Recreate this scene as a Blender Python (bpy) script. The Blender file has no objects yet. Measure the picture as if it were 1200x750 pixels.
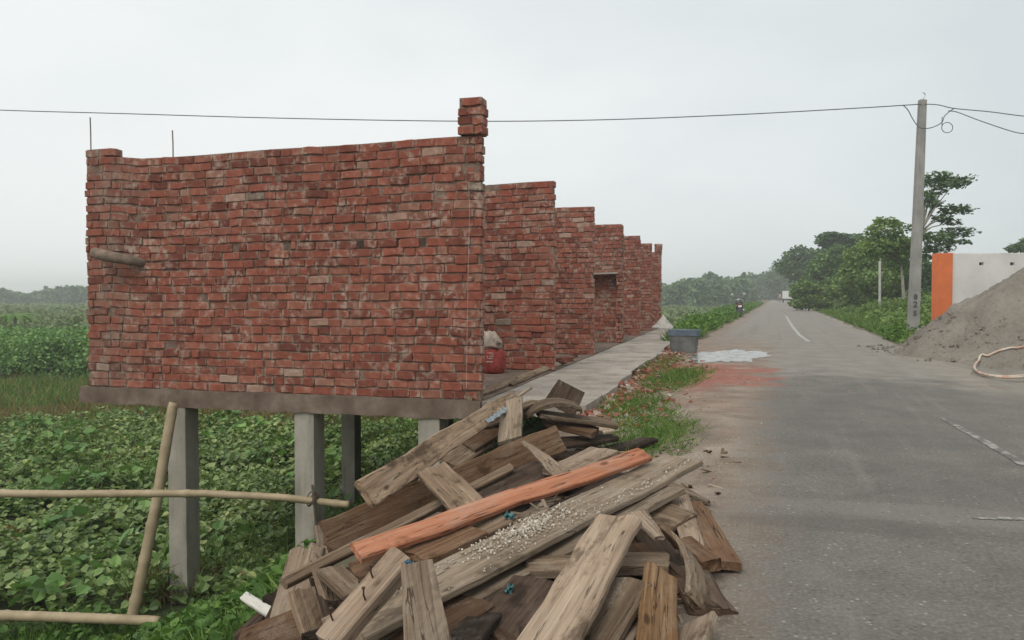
import bpy, bmesh, math, random
import numpy as np
from mathutils import Vector, Matrix, noise as mnoise
PI = math.pi
rad = math.radians
random.seed(7)
RNG = np.random.default_rng(11)
S = bpy.context.scene
C = S.collection

# ------------------------------------------------------------------ camera, sky, sun, exposure
EYE = 1.15
PITCH = rad(1.706)
FPX = 940.0
cam_data = bpy.data.cameras.new("camera")
cam = bpy.data.objects.new("camera", cam_data)
C.objects.link(cam)
cam.location = (0, 0, EYE)
cam.rotation_euler = (PI / 2 - PITCH, 0, 0)
cam_data.sensor_width = 36.0
cam_data.lens = 36.0 * FPX / 1200.0
cam_data.clip_start = 0.05
cam_data.clip_end = 6000
S.camera = cam

SUN_EL, SUN_AZ = rad(52), rad(212)          # azimuth clockwise from +Y
world = bpy.data.worlds.new("World")
S.world = world
world.use_nodes = True
wt = world.node_tree
wt.nodes.clear()
wo = wt.nodes.new("ShaderNodeOutputWorld")
bg = wt.nodes.new("ShaderNodeBackground")
sky = wt.nodes.new("ShaderNodeTexSky")
sky.sky_type = 'NISHITA'
sky.sun_disc = False
sky.sun_elevation = SUN_EL
sky.sun_rotation = SUN_AZ
sky.air_density = 1.0
sky.dust_density = 4.0
# overcast layer: soft cloud noise over the clear sky
tc = wt.nodes.new("ShaderNodeTexCoord")
mp = wt.nodes.new("ShaderNodeMapping")
mp.inputs['Scale'].default_value = (1.0, 1.0, 2.6)
nz = wt.nodes.new("ShaderNodeTexNoise")
nz.inputs['Scale'].default_value = 1.3
nz.inputs['Detail'].default_value = 4
rp = wt.nodes.new("ShaderNodeValToRGB")
rp.color_ramp.elements[0].position = 0.3
rp.color_ramp.elements[0].color = (6.9, 7.5, 7.65, 1)
rp.color_ramp.elements[1].position = 0.72
rp.color_ramp.elements[1].color = (9.3, 9.6, 9.55, 1)
mx = wt.nodes.new("ShaderNodeMix")
mx.data_type = 'RGBA'
mx.inputs['Factor'].default_value = 0.93
wt.links.new(tc.outputs['Generated'], mp.inputs['Vector'])
wt.links.new(mp.outputs['Vector'], nz.inputs['Vector'])
# the cloud deck is thinner, so brighter, towards the left
sx = wt.nodes.new("ShaderNodeSeparateXYZ")
wt.links.new(tc.outputs['Generated'], sx.inputs[0])
ma = wt.nodes.new("ShaderNodeMath")
ma.operation = 'MULTIPLY_ADD'
ma.inputs[1].default_value = -0.50
wt.links.new(sx.outputs[0], ma.inputs[0])
wt.links.new(nz.outputs['Fac'], ma.inputs[2])
wt.links.new(ma.outputs[0], rp.inputs['Fac'])
wt.links.new(sky.outputs['Color'], mx.inputs['A'])
wt.links.new(rp.outputs['Color'], mx.inputs['B'])
wt.links.new(mx.outputs['Result'], bg.inputs['Color'])
bg.inputs['Strength'].default_value = 0.095
wt.links.new(bg.outputs['Background'], wo.inputs['Surface'])

sun_d = bpy.data.lights.new("sun", 'SUN')
sun_d.energy = 1.5
sun_d.angle = rad(35)
sun_d.color = (1.0, 0.94, 0.86)
sun = bpy.data.objects.new("sun", sun_d)
C.objects.link(sun)
sd = Vector((math.sin(SUN_AZ) * math.cos(SUN_EL), math.cos(SUN_AZ) * math.cos(SUN_EL), math.sin(SUN_EL)))
sun.rotation_euler = sd.to_track_quat('Z', 'Y').to_euler()

S.view_settings.view_transform = 'Standard'
S.view_settings.look = 'None'
S.view_settings.gamma = 1.0
S.view_settings.exposure = 0.12
S.view_settings.use_curve_mapping = False
S.cycles.max_bounces = 6
S.cycles.volume_bounces = 1
S.cycles.use_denoising = True

# ------------------------------------------------------------------ pixel (1200x750) helpers, used only to lay things out
CAM = np.array([0, 0, EYE])
FW = np.array([0, math.cos(PITCH), -math.sin(PITCH)])
UP = np.array([0, math.sin(PITCH), math.cos(PITCH)])
RT = np.array([1.0, 0, 0])

def ray(px, py):
    return FW + RT * (px - 600) / FPX + UP * (375 - py) / FPX

def at(px, py, d):
    return Vector(CAM + ray(px, py) * d)

def on(px, py, z):
    r = ray(px, py)
    return Vector(CAM + r * ((z - EYE) / r[2]))

def proj(p):
    q = np.array(p) - CAM
    d = q @ FW
    return 600 + FPX * (q @ RT) / d, 375 - FPX * (q @ UP) / d, d

RA = math.atan(312 / 940.0)                   # the road's heading
BA = math.atan(262 / 940.0)                   # the building's heading
RC, RS = math.cos(RA), math.sin(RA)

def uv_of(x, y):
    return x * RC - y * RS, x * RS + y * RC

def xy_of(u, v):
    return u * RC + v * RS, -u * RS + v * RC

# ------------------------------------------------------------------ object helpers
def link(name, me, mat=None, parent=None):
    o = bpy.data.objects.new(name, me)
    C.objects.link(o)
    if mat is not None and me is not None:
        me.materials.append(mat)
    if parent is not None:
        o.parent = parent
    return o

def tag(o, label, cat, group=None):
    o['label'] = label
    o['category'] = cat
    if group:
        o['group'] = group
    return o

def kind(o, k, label=None):
    o['kind'] = k
    if label:
        o['label'] = label
    return o

def empty(name, loc=(0, 0, 0), rz=0.0):
    o = bpy.data.objects.new(name, None)
    o.empty_display_size = 0.2
    C.objects.link(o)
    o.location = loc
    o.rotation_euler = (0, 0, rz)
    return o

def mesh_np(name, V, F, attr=None, smooth=False, ends=None):
    """V (n,3); F list of int arrays (m,k)."""
    me = bpy.data.meshes.new(name)
    V = np.asarray(V, dtype=np.float32)
    me.vertices.add(len(V))
    me.vertices.foreach_set('co', V.ravel())
    loops, starts, n = [], [], 0
    for f in F:
        f = np.asarray(f, dtype=np.int32)
        loops.append(f.ravel())
        starts.append(n + np.arange(len(f), dtype=np.int32) * f.shape[1])
        n += f.size
    loops = np.concatenate(loops)
    starts = np.concatenate(starts)
    me.loops.add(n)
    me.loops.foreach_set('vertex_index', loops)
    me.polygons.add(len(starts))
    me.polygons.foreach_set('loop_start', starts)
    me.update(calc_edges=True)
    if attr is not None:
        a = me.attributes.new('rnd', 'FLOAT', 'POINT')
        a.data.foreach_set('value', np.asarray(attr, dtype=np.float32))
    if ends is not None:
        a = me.attributes.new('brick_end', 'FLOAT', 'POINT')
        a.data.foreach_set('value', np.asarray(ends, dtype=np.float32))
    me.polygons.foreach_set('use_smooth', np.full(len(starts), bool(smooth)))
    me.validate()
    return me

def frames(n, t):
    """orthonormal frames from normals n and rough directions t, (k,3) each."""
    n = n / np.linalg.norm(n, axis=1, keepdims=True)
    t = t - n * (t * n).sum(1, keepdims=True)
    t = t / (np.linalg.norm(t, axis=1, keepdims=True) + 1e-9)
    s = np.cross(t, n)
    return s, t, n

def scatter(tv, tf, P, n, t, size, rnd):
    """copies of a small template (tv, tf) at P with frames; returns V, F, attr"""
    s, t, n = frames(n, t)
    size = np.asarray(size)
    if size.ndim == 1:
        size = np.stack([size] * 3, 1)
    tv = np.asarray(tv)
    V = P[:, None, :] + (tv[None, :, 0, None] * size[:, None, 0:1] * s[:, None, :]
                         + tv[None, :, 1, None] * size[:, None, 1:2] * t[:, None, :]
                         + tv[None, :, 2, None] * size[:, None, 2:3] * n[:, None, :])
    k = len(tv)
    off = (np.arange(len(P)) * k)[:, None, None]
    F = (np.asarray(tf)[None] + off).reshape(-1, np.asarray(tf).shape[1])
    return V.reshape(-1, 3), F, np.repeat(rnd, k)

BROAD_V = [(0, 0, 0), (-.40, .22, .10), (-.36, .62, .07), (0, 1, -.10), (.36, .62, .07), (.40, .22, .10)]
BROAD_F = [(0, 5, 4, 3), (0, 3, 2, 1)]
BLADE_V = [(-.5, 0, 0), (.5, 0, 0), (.42, .5, .06), (-.42, .5, .06), (.06, 1, .30), (-.06, 1, .30)]
BLADE_F = [(0, 1, 2, 3), (3, 2, 4, 5)]
CLUMP_V = [(0, -.5, 0), (.5, -.1, .12), (.3, .45, -.05), (-.3, .5, .1), (-.5, 0, -.08)]
CLUMP_F = [(0, 1, 2, 3, 4)]

def rand_dirs(k):
    a = RNG.normal(size=(k, 3))
    return a / np.linalg.norm(a, axis=1, keepdims=True)

def up_dirs(k):
    a = RNG.normal(0, .3, (k, 3))
    a[:, 2] = 1
    return a

def wavy(x, y, f=1.0):
    """cheap smooth noise in about -1..1, numpy"""
    return (np.sin(x * 1.7 * f + 1.3) * np.cos(y * 1.3 * f - .7) + .6 * np.sin(x * 3.1 * f - y * 2.3 * f + 2.1)
            + .4 * np.sin(x * 6.7 * f + y * 5.1 * f) * np.cos(y * 7.3 * f - x * 2.9 * f)) / 1.6

def tube_np(pts, rads, seg=8, caps=True):
    """swept tube -> V, F quads"""
    pts = [np.array(p, float) for p in pts]
    V = []
    prev = None
    for i, p in enumerate(pts):
        a = pts[max(i - 1, 0)]
        b = pts[min(i + 1, len(pts) - 1)]
        t = (b - a) / (np.linalg.norm(b - a) + 1e-9)
        if prev is None:
            h = np.array([0, 0, 1.0]) if abs(t[2]) < .9 else np.array([1.0, 0, 0])
            s = np.cross(t, h)
        else:
            s = prev - t * (prev @ t)
        s /= np.linalg.norm(s) + 1e-9
        prev = s
        w = np.cross(t, s)
        for k in range(seg):
            an = 2 * PI * k / seg
            V.append(p + (s * math.cos(an) + w * math.sin(an)) * rads[i])
    F = []
    for i in range(len(pts) - 1):
        for k in range(seg):
            F.append((i * seg + k, i * seg + (k + 1) % seg, (i + 1) * seg + (k + 1) % seg, (i + 1) * seg + k))
    if caps:
        for base, sgn in ((0, -1), ((len(pts) - 1) * seg, 1)):
            V.append(pts[0] if base == 0 else pts[-1])
            c = len(V) - 1
            for k in range(seg):
                a, b = base + k, base + (k + 1) % seg
                F.append((c, b, a, a) if sgn < 0 else (c, a, b, b))
    return np.array(V), F

class MB:
    """collects boxes, tubes and prisms into ONE mesh"""
    def __init__(self):
        self.bm = bmesh.new()
    def tube(self, pts, r, seg=8, caps=True):
        rads = r if isinstance(r, (list, tuple)) else [r] * len(pts)
        V, F = tube_np(pts, rads, seg, caps)
        vs = [self.bm.verts.new(v) for v in V]
        for f in F:
            ids = list(dict.fromkeys(f))
            try:
                self.bm.faces.new([vs[i] for i in ids])
            except ValueError:
                pass
        return self
    def box(self, c, s, rot=None, taper=1.0, bev=0.0):
        hx, hy, hz = s[0] / 2, s[1] / 2, s[2] / 2
        tmp = bmesh.new()
        vs = []
        for z, k in ((-hz, 1.0), (hz, taper)):
            for x, y in ((-hx, -hy), (hx, -hy), (hx, hy), (-hx, hy)):
                vs.append(tmp.verts.new((x * k, y * k, z)))
        for f in ((3, 2, 1, 0), (4, 5, 6, 7), (0, 1, 5, 4), (1, 2, 6, 5), (2, 3, 7, 6), (3, 0, 4, 7)):
            tmp.faces.new([vs[i] for i in f])
        if bev > 0:
            bmesh.ops.bevel(tmp, geom=tmp.edges[:], offset=bev, segments=2, affect='EDGES', profile=.6)
        M = Matrix.Translation(Vector(c)) @ (rot.to_4x4() if rot is not None else Matrix.Identity(4))
        bmesh.ops.transform(tmp, matrix=M, verts=tmp.verts[:])
        me = bpy.data.meshes.new('tmp')
        tmp.to_mesh(me)
        tmp.free()
        self.bm.from_mesh(me)
        bpy.data.meshes.remove(me)
        return self
    def lathe(self, prof, seg=20, c=(0, 0, 0), axis='Z'):
        rings = []
        for r, z in prof:
            ring = []
            for k in range(seg):
                a = 2 * PI * k / seg
                p = (r * math.cos(a), r * math.sin(a), z)
                if axis == 'X':
                    p = (z, p[0], p[1])
                elif axis == 'Y':
                    p = (p[0], z, p[1])
                ring.append(self.bm.verts.new((p[0] + c[0], p[1] + c[1], p[2] + c[2])))
            rings.append(ring)
        for a, b in zip(rings, rings[1:]):
            for k in range(seg):
                self.bm.faces.new((a[k], a[(k + 1) % seg], b[(k + 1) % seg], b[k]))
        self.bm.faces.new(rings[0][::-1])
        self.bm.faces.new(rings[-1])
        return self
    def build(self, name, mat, parent=None, smooth=False):
        me = bpy.data.meshes.new(name)
        bmesh.ops.recalc_face_normals(self.bm, faces=self.bm.faces[:])
        if smooth:
            for f in self.bm.faces:
                f.smooth = True
        self.bm.to_mesh(me)
        self.bm.free()
        return link(name, me, mat, parent)

# ------------------------------------------------------------------ material helpers
class NT:
    def __init__(self, name):
        self.m = bpy.data.materials.new(name)
        self.m.use_nodes = True
        self.t = self.m.node_tree
        self.t.nodes.clear()
        self.out = self.t.nodes.new("ShaderNodeOutputMaterial")
        self._c = {}
    def n(self, typ, **kw):
        x = self.t.nodes.new(typ)
        for k, v in kw.items():
            setattr(x, k, v)
        return x
    def l(self, a, b):
        self.t.links.new(a, b)
    def put(self, sock, v):
        if isinstance(v, bpy.types.NodeSocket):
            self.l(v, sock)
        elif isinstance(v, (tuple, list)) and len(v) == 3 and sock.type == 'RGBA':
            sock.default_value = (*v, 1)
        else:
            sock.default_value = v
    def coord(self, which):
        if which in self._c:
            return self._c[which]
        if which == 'pos':
            r = self.n("ShaderNodeNewGeometry").outputs['Position']
        else:
            r = self.n("ShaderNodeTexCoord").outputs[which]
        self._c[which] = r
        return r
    def map(self, vec, scale=(1, 1, 1), rot=(0, 0, 0), loc=(0, 0, 0)):
        m = self.n("ShaderNodeMapping")
        self.l(vec, m.inputs['Vector'])
        m.inputs['Scale'].default_value = scale
        m.inputs['Rotation'].default_value = rot
        m.inputs['Location'].default_value = loc
        return m.outputs['Vector']
    def noise(self, vec, scale, detail=4, rough=.55, dist=0.0):
        x = self.n("ShaderNodeTexNoise")
        self.l(vec, x.inputs['Vector'])
        x.inputs['Scale'].default_value = scale
        x.inputs['Detail'].default_value = detail
        x.inputs['Roughness'].default_value = rough
        x.inputs['Distortion'].default_value = dist
        return x.outputs['Fac']
    def voro(self, vec, scale, feature='F1', out='Distance'):
        x = self.n("ShaderNodeTexVoronoi", feature=feature)
        self.l(vec, x.inputs['Vector'])
        x.inputs['Scale'].default_value = scale
        return x.outputs[out]
    def ss(self, v, a, b):
        """smoothstep of v from a to b -> 0..1 (a may exceed b)"""
        x = self.n("ShaderNodeMapRange", interpolation_type='SMOOTHSTEP')
        lo, hi, t0, t1 = (a, b, 0, 1) if a < b else (b, a, 1, 0)
        self.put(x.inputs['Value'], v)
        x.inputs['From Min'].default_value = lo
        x.inputs['From Max'].default_value = hi
        x.inputs['To Min'].default_value = t0
        x.inputs['To Max'].default_value = t1
        return x.outputs['Result']
    def math(self, op, a, b=0.0, c=None):
        x = self.n("ShaderNodeMath", operation=op)
        self.put(x.inputs[0], a)
        self.put(x.inputs[1], b)
        if c is not None:
            self.put(x.inputs[2], c)
        return x.outputs[0]
    def mul(self, *a):
        r = a[0]
        for b in a[1:]:
            r = self.math('MULTIPLY', r, b)
        return r
    def mix(self, f, a, b, mode='MIX'):
        x = self.n("ShaderNodeMix", data_type='RGBA', blend_type=mode)
        self.put(x.inputs['Factor'], f)
        self.put(x.inputs['A'], a)
        self.put(x.inputs['B'], b)
        return x.outputs['Result']
    def ramp(self, f, stops):
        x = self.n("ShaderNodeValToRGB")
        self.put(x.inputs['Fac'], f)
        e = x.color_ramp.elements
        while len(e) < len(stops):
            e.new(0.5)
        for i, (p, c) in enumerate(stops):
            e[i].position = p
            e[i].color = (*c, 1)
        return x.outputs['Color']
    def attr(self, name):
        return self.n("ShaderNodeAttribute", attribute_name=name).outputs['Fac']
    def bump(self, h, strength=.5, dist=.01, prev=None):
        x = self.n("ShaderNodeBump")
        self.l(h, x.inputs['Height'])
        x.inputs['Strength'].default_value = strength
        x.inputs['Distance'].default_value = dist
        if prev is not None:
            self.l(prev, x.inputs['Normal'])
        return x.outputs['Normal']
    def finish(self, col, rough=.85, normal=None, spec=.3, metal=0.0):
        p = self.n("ShaderNodeBsdfPrincipled")
        self.put(p.inputs['Base Color'], col)
        self.put(p.inputs['Roughness'], rough)
        p.inputs['Specular IOR Level'].default_value = spec
        p.inputs['Metallic'].default_value = metal
        if normal is not None:
            self.l(normal, p.inputs['Normal'])
        self.l(p.outputs[0], self.out.inputs['Surface'])
        return self.m
    def uv(self):
        """road-aligned across (u) and along (v) distances in metres"""
        if 'u' in self._c:
            return self._c['u'], self._c['v']
        pos = self.coord('pos')
        r = []
        for vec in ((RC, -RS, 0), (RS, RC, 0)):
            d = self.n("ShaderNodeVectorMath", operation='DOT_PRODUCT')
            self.l(pos, d.inputs[0])
            d.inputs[1].default_value = vec
            r.append(d.outputs['Value'])
        self._c['u'], self._c['v'] = r
        return r
    def spot(self, u0, v0, a, b, nz=None, amp=1.0, lo=1.0, hi=.45):
        """ragged elliptical patch in road coordinates"""
        u, v = self.uv()
        du = self.math('DIVIDE', self.math('SUBTRACT', u, u0), a)
        dv = self.math('DIVIDE', self.math('SUBTRACT', v, v0), b)
        r = self.math('ADD', self.mul(du, du), self.mul(dv, dv))
        if nz is not None:
            r = self.math('ADD', r, self.mul(self.math('SUBTRACT', nz, .5), amp))
        return self.ss(r, lo, hi)

def plain(name, col, rough=.7, spec=.3, metal=0.0, var=.25, scale=8.0, bump=.0):
    """one colour broken up by two noises"""
    t = NT(name)
    o = t.coord('Object')
    a = t.noise(o, scale, 5)
    d = tuple(c * (1 - var) for c in col)
    b = tuple(min(1, c * (1 + var)) for c in col)
    c = t.ramp(a, [(.3, d), (.7, b)])
    nb = t.bump(t.noise(o, scale * 6, 4), bump, .01) if bump else None
    return t.finish(c, rough, nb, spec, metal)

def leaf_mat(name, stops, rough=.55, trans=.3, spec=.25):
    t = NT(name)
    c = t.ramp(t.attr('rnd'), stops)
    big = t.noise(t.coord('pos'), .35, 3)
    c = t.mix(t.ss(big, .35, .7), c, t.mix(1.0, c, (.80, .84, .70), 'MULTIPLY'))
    p = t.n("ShaderNodeBsdfPrincipled")
    t.put(p.inputs['Base Color'], c)
    p.inputs['Roughness'].default_value = rough
    p.inputs['Specular IOR Level'].default_value = spec
    tr = t.n("ShaderNodeBsdfTranslucent")
    t.put(tr.inputs['Color'], t.mix(1.0, c, (1.0, 1.1, .55), 'MULTIPLY'))
    ms = t.n("ShaderNodeMixShader")
    ms.inputs['Fac'].default_value = trans
    t.l(p.outputs[0], ms.inputs[1])
    t.l(tr.outputs[0], ms.inputs[2])
    t.l(ms.outputs[0], t.out.inputs['Surface'])
    return t.m

# ------------------------------------------------------------------ the land
FIELD_Z = -2.4

def crest(v):
    return -1.75 - np.clip(v - 6, 0, 60) * .045 + np.clip(6 - v, 0, 5) * .16

def smin(a, b, k):
    h = np.clip(.5 + .5 * (b - a) / k, 0, 1)
    return b * (1 - h) + a * h - k * h * (1 - h)

def land(x, y):
    """ground height (numpy arrays)"""
    x = np.asarray(x, float)
    y = np.asarray(y, float)
    u, v = uv_of(x, y)
    c = crest(v)
    left = smin(np.zeros_like(u), (u - c) * .62, .25)
    left = -smin(-left, np.full_like(u, -FIELD_Z), .5)
    z = np.where(u < c + .6, left, 0.0)
    off = np.clip((c + .3 - u) / 1.0, 0, 1)
    z = z + off * (.07 * wavy(x * 1.4, y * 1.4) + .025 * wavy(x * 5, y * 5))
    sh = np.clip((-.35 - u) / .6, 0, 1) * (1 - off)             # rough shoulder by the wood pile
    z = z + sh * .012 * wavy(x * 6, y * 6) * (u > c)
    ew = -1.80 - .048 * (v - 7.5)
    z = z + .075 * np.exp(-((u - ew + .05) / .28) ** 2) * np.clip((v - 6.8) / 1.0, 0, 1) * np.clip((27 - v) / 3, 0, 1) * (1 + .5 * wavy(x * 3, y * 3))
    right = np.clip((u - 2.75) / 1.2, 0, 1)
    z = z + right * (-.10 + .05 * wavy(x * .9, y * .9))
    return z

# ground: one sheet out to the horizon, dense near the camera
us = np.concatenate([-np.geomspace(900, 14, 34), np.arange(-13.8, 9.01, .2), np.geomspace(9.6, 900, 34)])
vs = np.concatenate([-np.geomspace(60, 6, 10), np.arange(-5, 36, .25), np.geomspace(36.5, 1200, 50)])
UU, VV = np.meshgrid(us, vs)
gx, gy = xy_of(UU, VV)
gz = land(gx, gy)
nu, nv = len(us), len(vs)
ii = np.arange(nu * nv).reshape(nv, nu)
gf = np.stack([ii[:-1, :-1], ii[:-1, 1:], ii[1:, 1:], ii[1:, :-1]], -1).reshape(-1, 4)

t = NT("ground")
pos = t.coord('pos')
u, v = t.uv()
n1 = t.noise(pos, .45, 5)
n2 = t.noise(pos, 3.0, 6, .65)
n3 = t.noise(pos, 22.0, 4, .6)
n4 = t.noise(pos, .06, 3)
field = t.ramp(n1, [(.3, (.030, .042, .016)), (.55, (.050, .066, .026)), (.75, (.085, .085, .040))])
far = t.ramp(n4, [(.35, (.055, .092, .030)), (.6, (.085, .120, .045))])
field = t.mix(t.ss(v, 40, 75), field, far)
soil = t.ramp(n2, [(.3, (.085, .070, .053)), (.55, (.150, .127, .100)), (.75, (.220, .190, .155))])
grassy = t.ramp(n2, [(.35, (.045, .070, .024)), (.7, (.10, .115, .05))])
slope = t.mix(t.ss(t.math('ADD', n1, t.mul(t.ss(v, 4.5, 9.0), .25)), .5, .72), soil, grassy)
dirt = t.ramp(n2, [(.3, (.115, .085, .060)), (.5, (.205, .160, .120)), (.64, (.275, .225, .178)), (.8, (.35, .30, .245))])
dirt = t.mix(t.mul(t.ss(n3, .55, .75), .5), dirt, (.42, .38, .33))
chipn = t.noise(pos, 5.5, 6, .7)
redm = t.mul(t.ss(v, 6.2, 8.5), t.ss(v, 24, 16), t.ss(chipn, .40, .58))
dirt = t.mix(t.mul(redm, .8), dirt, t.ramp(n3, [(.3, (.24, .085, .055)), (.7, (.36, .15, .10))]))
verge = t.mix(t.ss(n2, .42, .62), dirt, grassy)
dirt = t.mix(t.ss(v, 19, 23), dirt, verge)
cr = t.math('SUBTRACT', u, t.math('SUBTRACT', -1.75, t.mul(t.ss(v, 0, 60), 2.2)))
c = t.mix(t.ss(t.math('ADD', cr, t.mul(t.math('SUBTRACT', n2, .5), .8)), -.45, .0), slope, dirt)
c = t.mix(t.ss(t.math('ADD', u, t.mul(t.math('SUBTRACT', n2, .5), 1.2)), -5.0, -5.7), c, field)
rightc = t.mix(t.ss(n2, .35, .6), dirt, grassy)
c = t.mix(t.mul(t.ss(u, 2.6, 3.1), t.ss(v, 17, 20)), c, rightc)
c = t.mix(t.mul(t.ss(u, 9.0, 14.0), t.ss(v, 30, 40)), c, far)
sandc = t.ramp(n2, [(.3, (.200, .180, .155)), (.7, (.27, .245, .21))])
c = t.mix(t.mul(t.ss(u, 2.2, 2.8), t.ss(v, 19, 16)), c, sandc)
nb = t.bump(n3, .6, .02, t.bump(n2, .7, .06))
MAT_GROUND = t.finish(c, .95, nb, .15)
ground = link("ground", mesh_np("ground", np.stack([gx, gy, gz], -1).reshape(-1, 3), [gf], smooth=True), MAT_GROUND)
kind(ground, 'structure', "earth and field beside the road, dropping down a bank to the left")

# road
def red_dust(t, nz):
    return t.spot(-1.15, 11.9, 1.35, 2.2, nz, 3.6, 1.1, .2)

t = NT("asphalt")
pos = t.coord('pos')
u, v = t.uv()
n1 = t.noise(pos, .5, 4)
n2 = t.noise(pos, 2.2, 6, .62)
n3 = t.noise(pos, 60.0, 3, .7)
vo = t.voro(pos, 85.0)
along = t.noise(t.map(pos, (1, 1, 1), (0, 0, RA)), 1.0, 4)
stre = t.noise(t.map(t.map(pos, (1, 1, 1), (0, 0, RA)), (4.5, .25, 1)), 1.0, 4)
base = t.ramp(n3, [(.30, (.062, .058, .052)), (.55, (.128, .120, .110)), (.78, (.29, .275, .25))])
base = t.mix(t.mul(t.ss(vo, .30, .10), t.ss(n2, .45, .6), .55), base, (.33, .32, .30))
patch = t.ramp(n2, [(.3, (.092, .088, .081)), (.5, (.138, .130, .119)), (.72, (.20, .188, .170))])
base = t.mix(.45, base, patch)
base = t.mix(t.mul(t.ss(n1, .5, .62), .35), base, (.085, .084, .081))
base = t.mix(t.mul(t.ss(stre, .52, .72), .35), base, (.20, .19, .175))
dust = t.ramp(n2, [(.3, (.182, .168, .149)), (.7, (.268, .249, .223))])
farm = t.ss(t.math('ADD', v, t.mul(t.math('SUBTRACT', n2, .5), 3.5)), 10.6, 13.5)
base = t.mix(t.mul(farm, .80), base, dust)
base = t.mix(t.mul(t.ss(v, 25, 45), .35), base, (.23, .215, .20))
track = t.noise(t.map(t.map(pos, (1, 1, 1), (0, 0, RA)), (3.0, .06, 1)), 1.0, 3)
base = t.mix(t.mul(farm, t.ss(track, .5, .68), .4), base, (.15, .142, .13))
edge = t.math('ADD', u, t.mul(t.math('SUBTRACT', n2, .5), 1.1))
edge = t.math('ADD', edge, t.mul(t.math('SUBTRACT', n1, .5), .7))
edirt = t.ramp(n2, [(.3, (.100, .074, .054)), (.48, (.185, .145, .110)), (.62, (.255, .212, .170)), (.78, (.34, .295, .245))])
edirt = t.mix(t.mul(t.ss(n3, .5, .7), .45), edirt, (.40, .37, .33))
edirt = t.mix(t.mul(t.ss(n1, .45, .65), t.ss(v, 4, 8), .55), edirt, (.27, .175, .135))
base = t.mix(t.mul(t.ss(edge, .12, -.42), t.ss(v, 26, 15), .95), base, edirt)
base = t.mix(t.mul(t.ss(edge, -1.2, -1.9), .9), base, edirt)
sandm = t.mul(t.ss(edge, 1.6, 2.6), t.ss(v, 18, 15), t.ss(v, 9.0, 12.0))
base = t.mix(t.mul(sandm, .9), base, t.ramp(n2, [(.3, (.195, .175, .15)), (.7, (.26, .238, .205))]))
base = t.mix(t.mul(t.ss(edge, 2.1, 2.6), t.ss(v, 18, 22), .8), base, dust)
rd = red_dust(t, t.noise(pos, 1.6, 6, .65))
base = t.mix(t.mul(rd, .9), base, t.ramp(t.noise(pos, 9, 5, .7), [(.3, (.175, .055, .040)), (.7, (.33, .135, .098))]))
sp1 = t.spot(1.0, 4.6, 1.5, .22, n2, 1.6, 1.0, .3)
base = t.mix(t.mul(sp1, .18), base, (.27, .255, .23))
ck = t.voro(t.map(pos, (.55, .55, .55)), 1.0, 'DISTANCE_TO_EDGE')
ckm = t.mul(t.ss(t.math('ADD', ck, t.mul(t.math('SUBTRACT', n2, .5), .10)), .012, .0), t.ss(n1, .45, .6), t.ss(v, 22, 12))
base = t.mix(t.mul(ckm, .18), base, (.06, .056, .05))
vx = t.n("ShaderNodeTexVoronoi")
t.l(pos, vx.inputs['Vector'])
vx.inputs['Scale'].default_value = 38
sc3 = t.n("ShaderNodeSeparateColor")
t.l(vx.outputs['Color'], sc3.inputs[0])
chip = t.mul(t.ss(vx.outputs['Distance'], .34, .22), t.ss(sc3.outputs[0], .84, .90), t.ss(n2, .38, .55))
base = t.mix(t.mul(chip, .5), base, (.40, .385, .35))
dk = t.mul(t.ss(vx.outputs['Distance'], .40, .25), t.ss(sc3.outputs[1], .80, .88))
base = t.mix(t.mul(dk, .55), base, (.055, .052, .048))
st1 = t.spot(.30, 4.25, .95, .16, n2, 1.8, 1.0, .2)
base = t.mix(t.mul(st1, .32), base, (.085, .080, .074))
base = t.mix(1.0, base, (1.10, 1.07, 1.03), 'MULTIPLY')
rough = t.math('ADD', .72, t.mul(n2, .25))
nb = t.bump(n3, .35, .004, t.bump(n2, .25, .02))
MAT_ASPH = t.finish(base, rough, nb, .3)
rv = np.concatenate([np.arange(-6, 20, .4), np.geomspace(20, 420, 60)])
nacross = 9
RV, RF = [], []
for i, vv in enumerate(rv):
    lo = max(-1.9, float(crest(vv)) + .30) + .10 * math.sin(vv * 1.7) + .06 * math.sin(vv * 4.3)
    hi = 2.7 + .10 * math.sin(vv * 1.3 + 2) + .06 * math.sin(vv * 3.7)
    for k in range(nacross):
        uu = lo + (hi - lo) * k / (nacross - 1)
        x, y = xy_of(uu, vv)
        RV.append((x, y, .004 + .018 * (1 - (2 * k / (nacross - 1) - 1) ** 2)))
for i in range(len(rv) - 1):
    for k in range(nacross - 1):
        a = i * nacross + k
        RF.append((a, a + 1, a + nacross + 1, a + nacross))
road = link("road", mesh_np("road", RV, [np.array(RF)], smooth=True), MAT_ASPH)
kind(road, 'structure', "narrow dusty asphalt road running straight away between trees")

def road_z(u):
    k = (u + 1.9) / 4.6
    return .004 + .018 * (1 - (2 * k - 1) ** 2)

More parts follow.
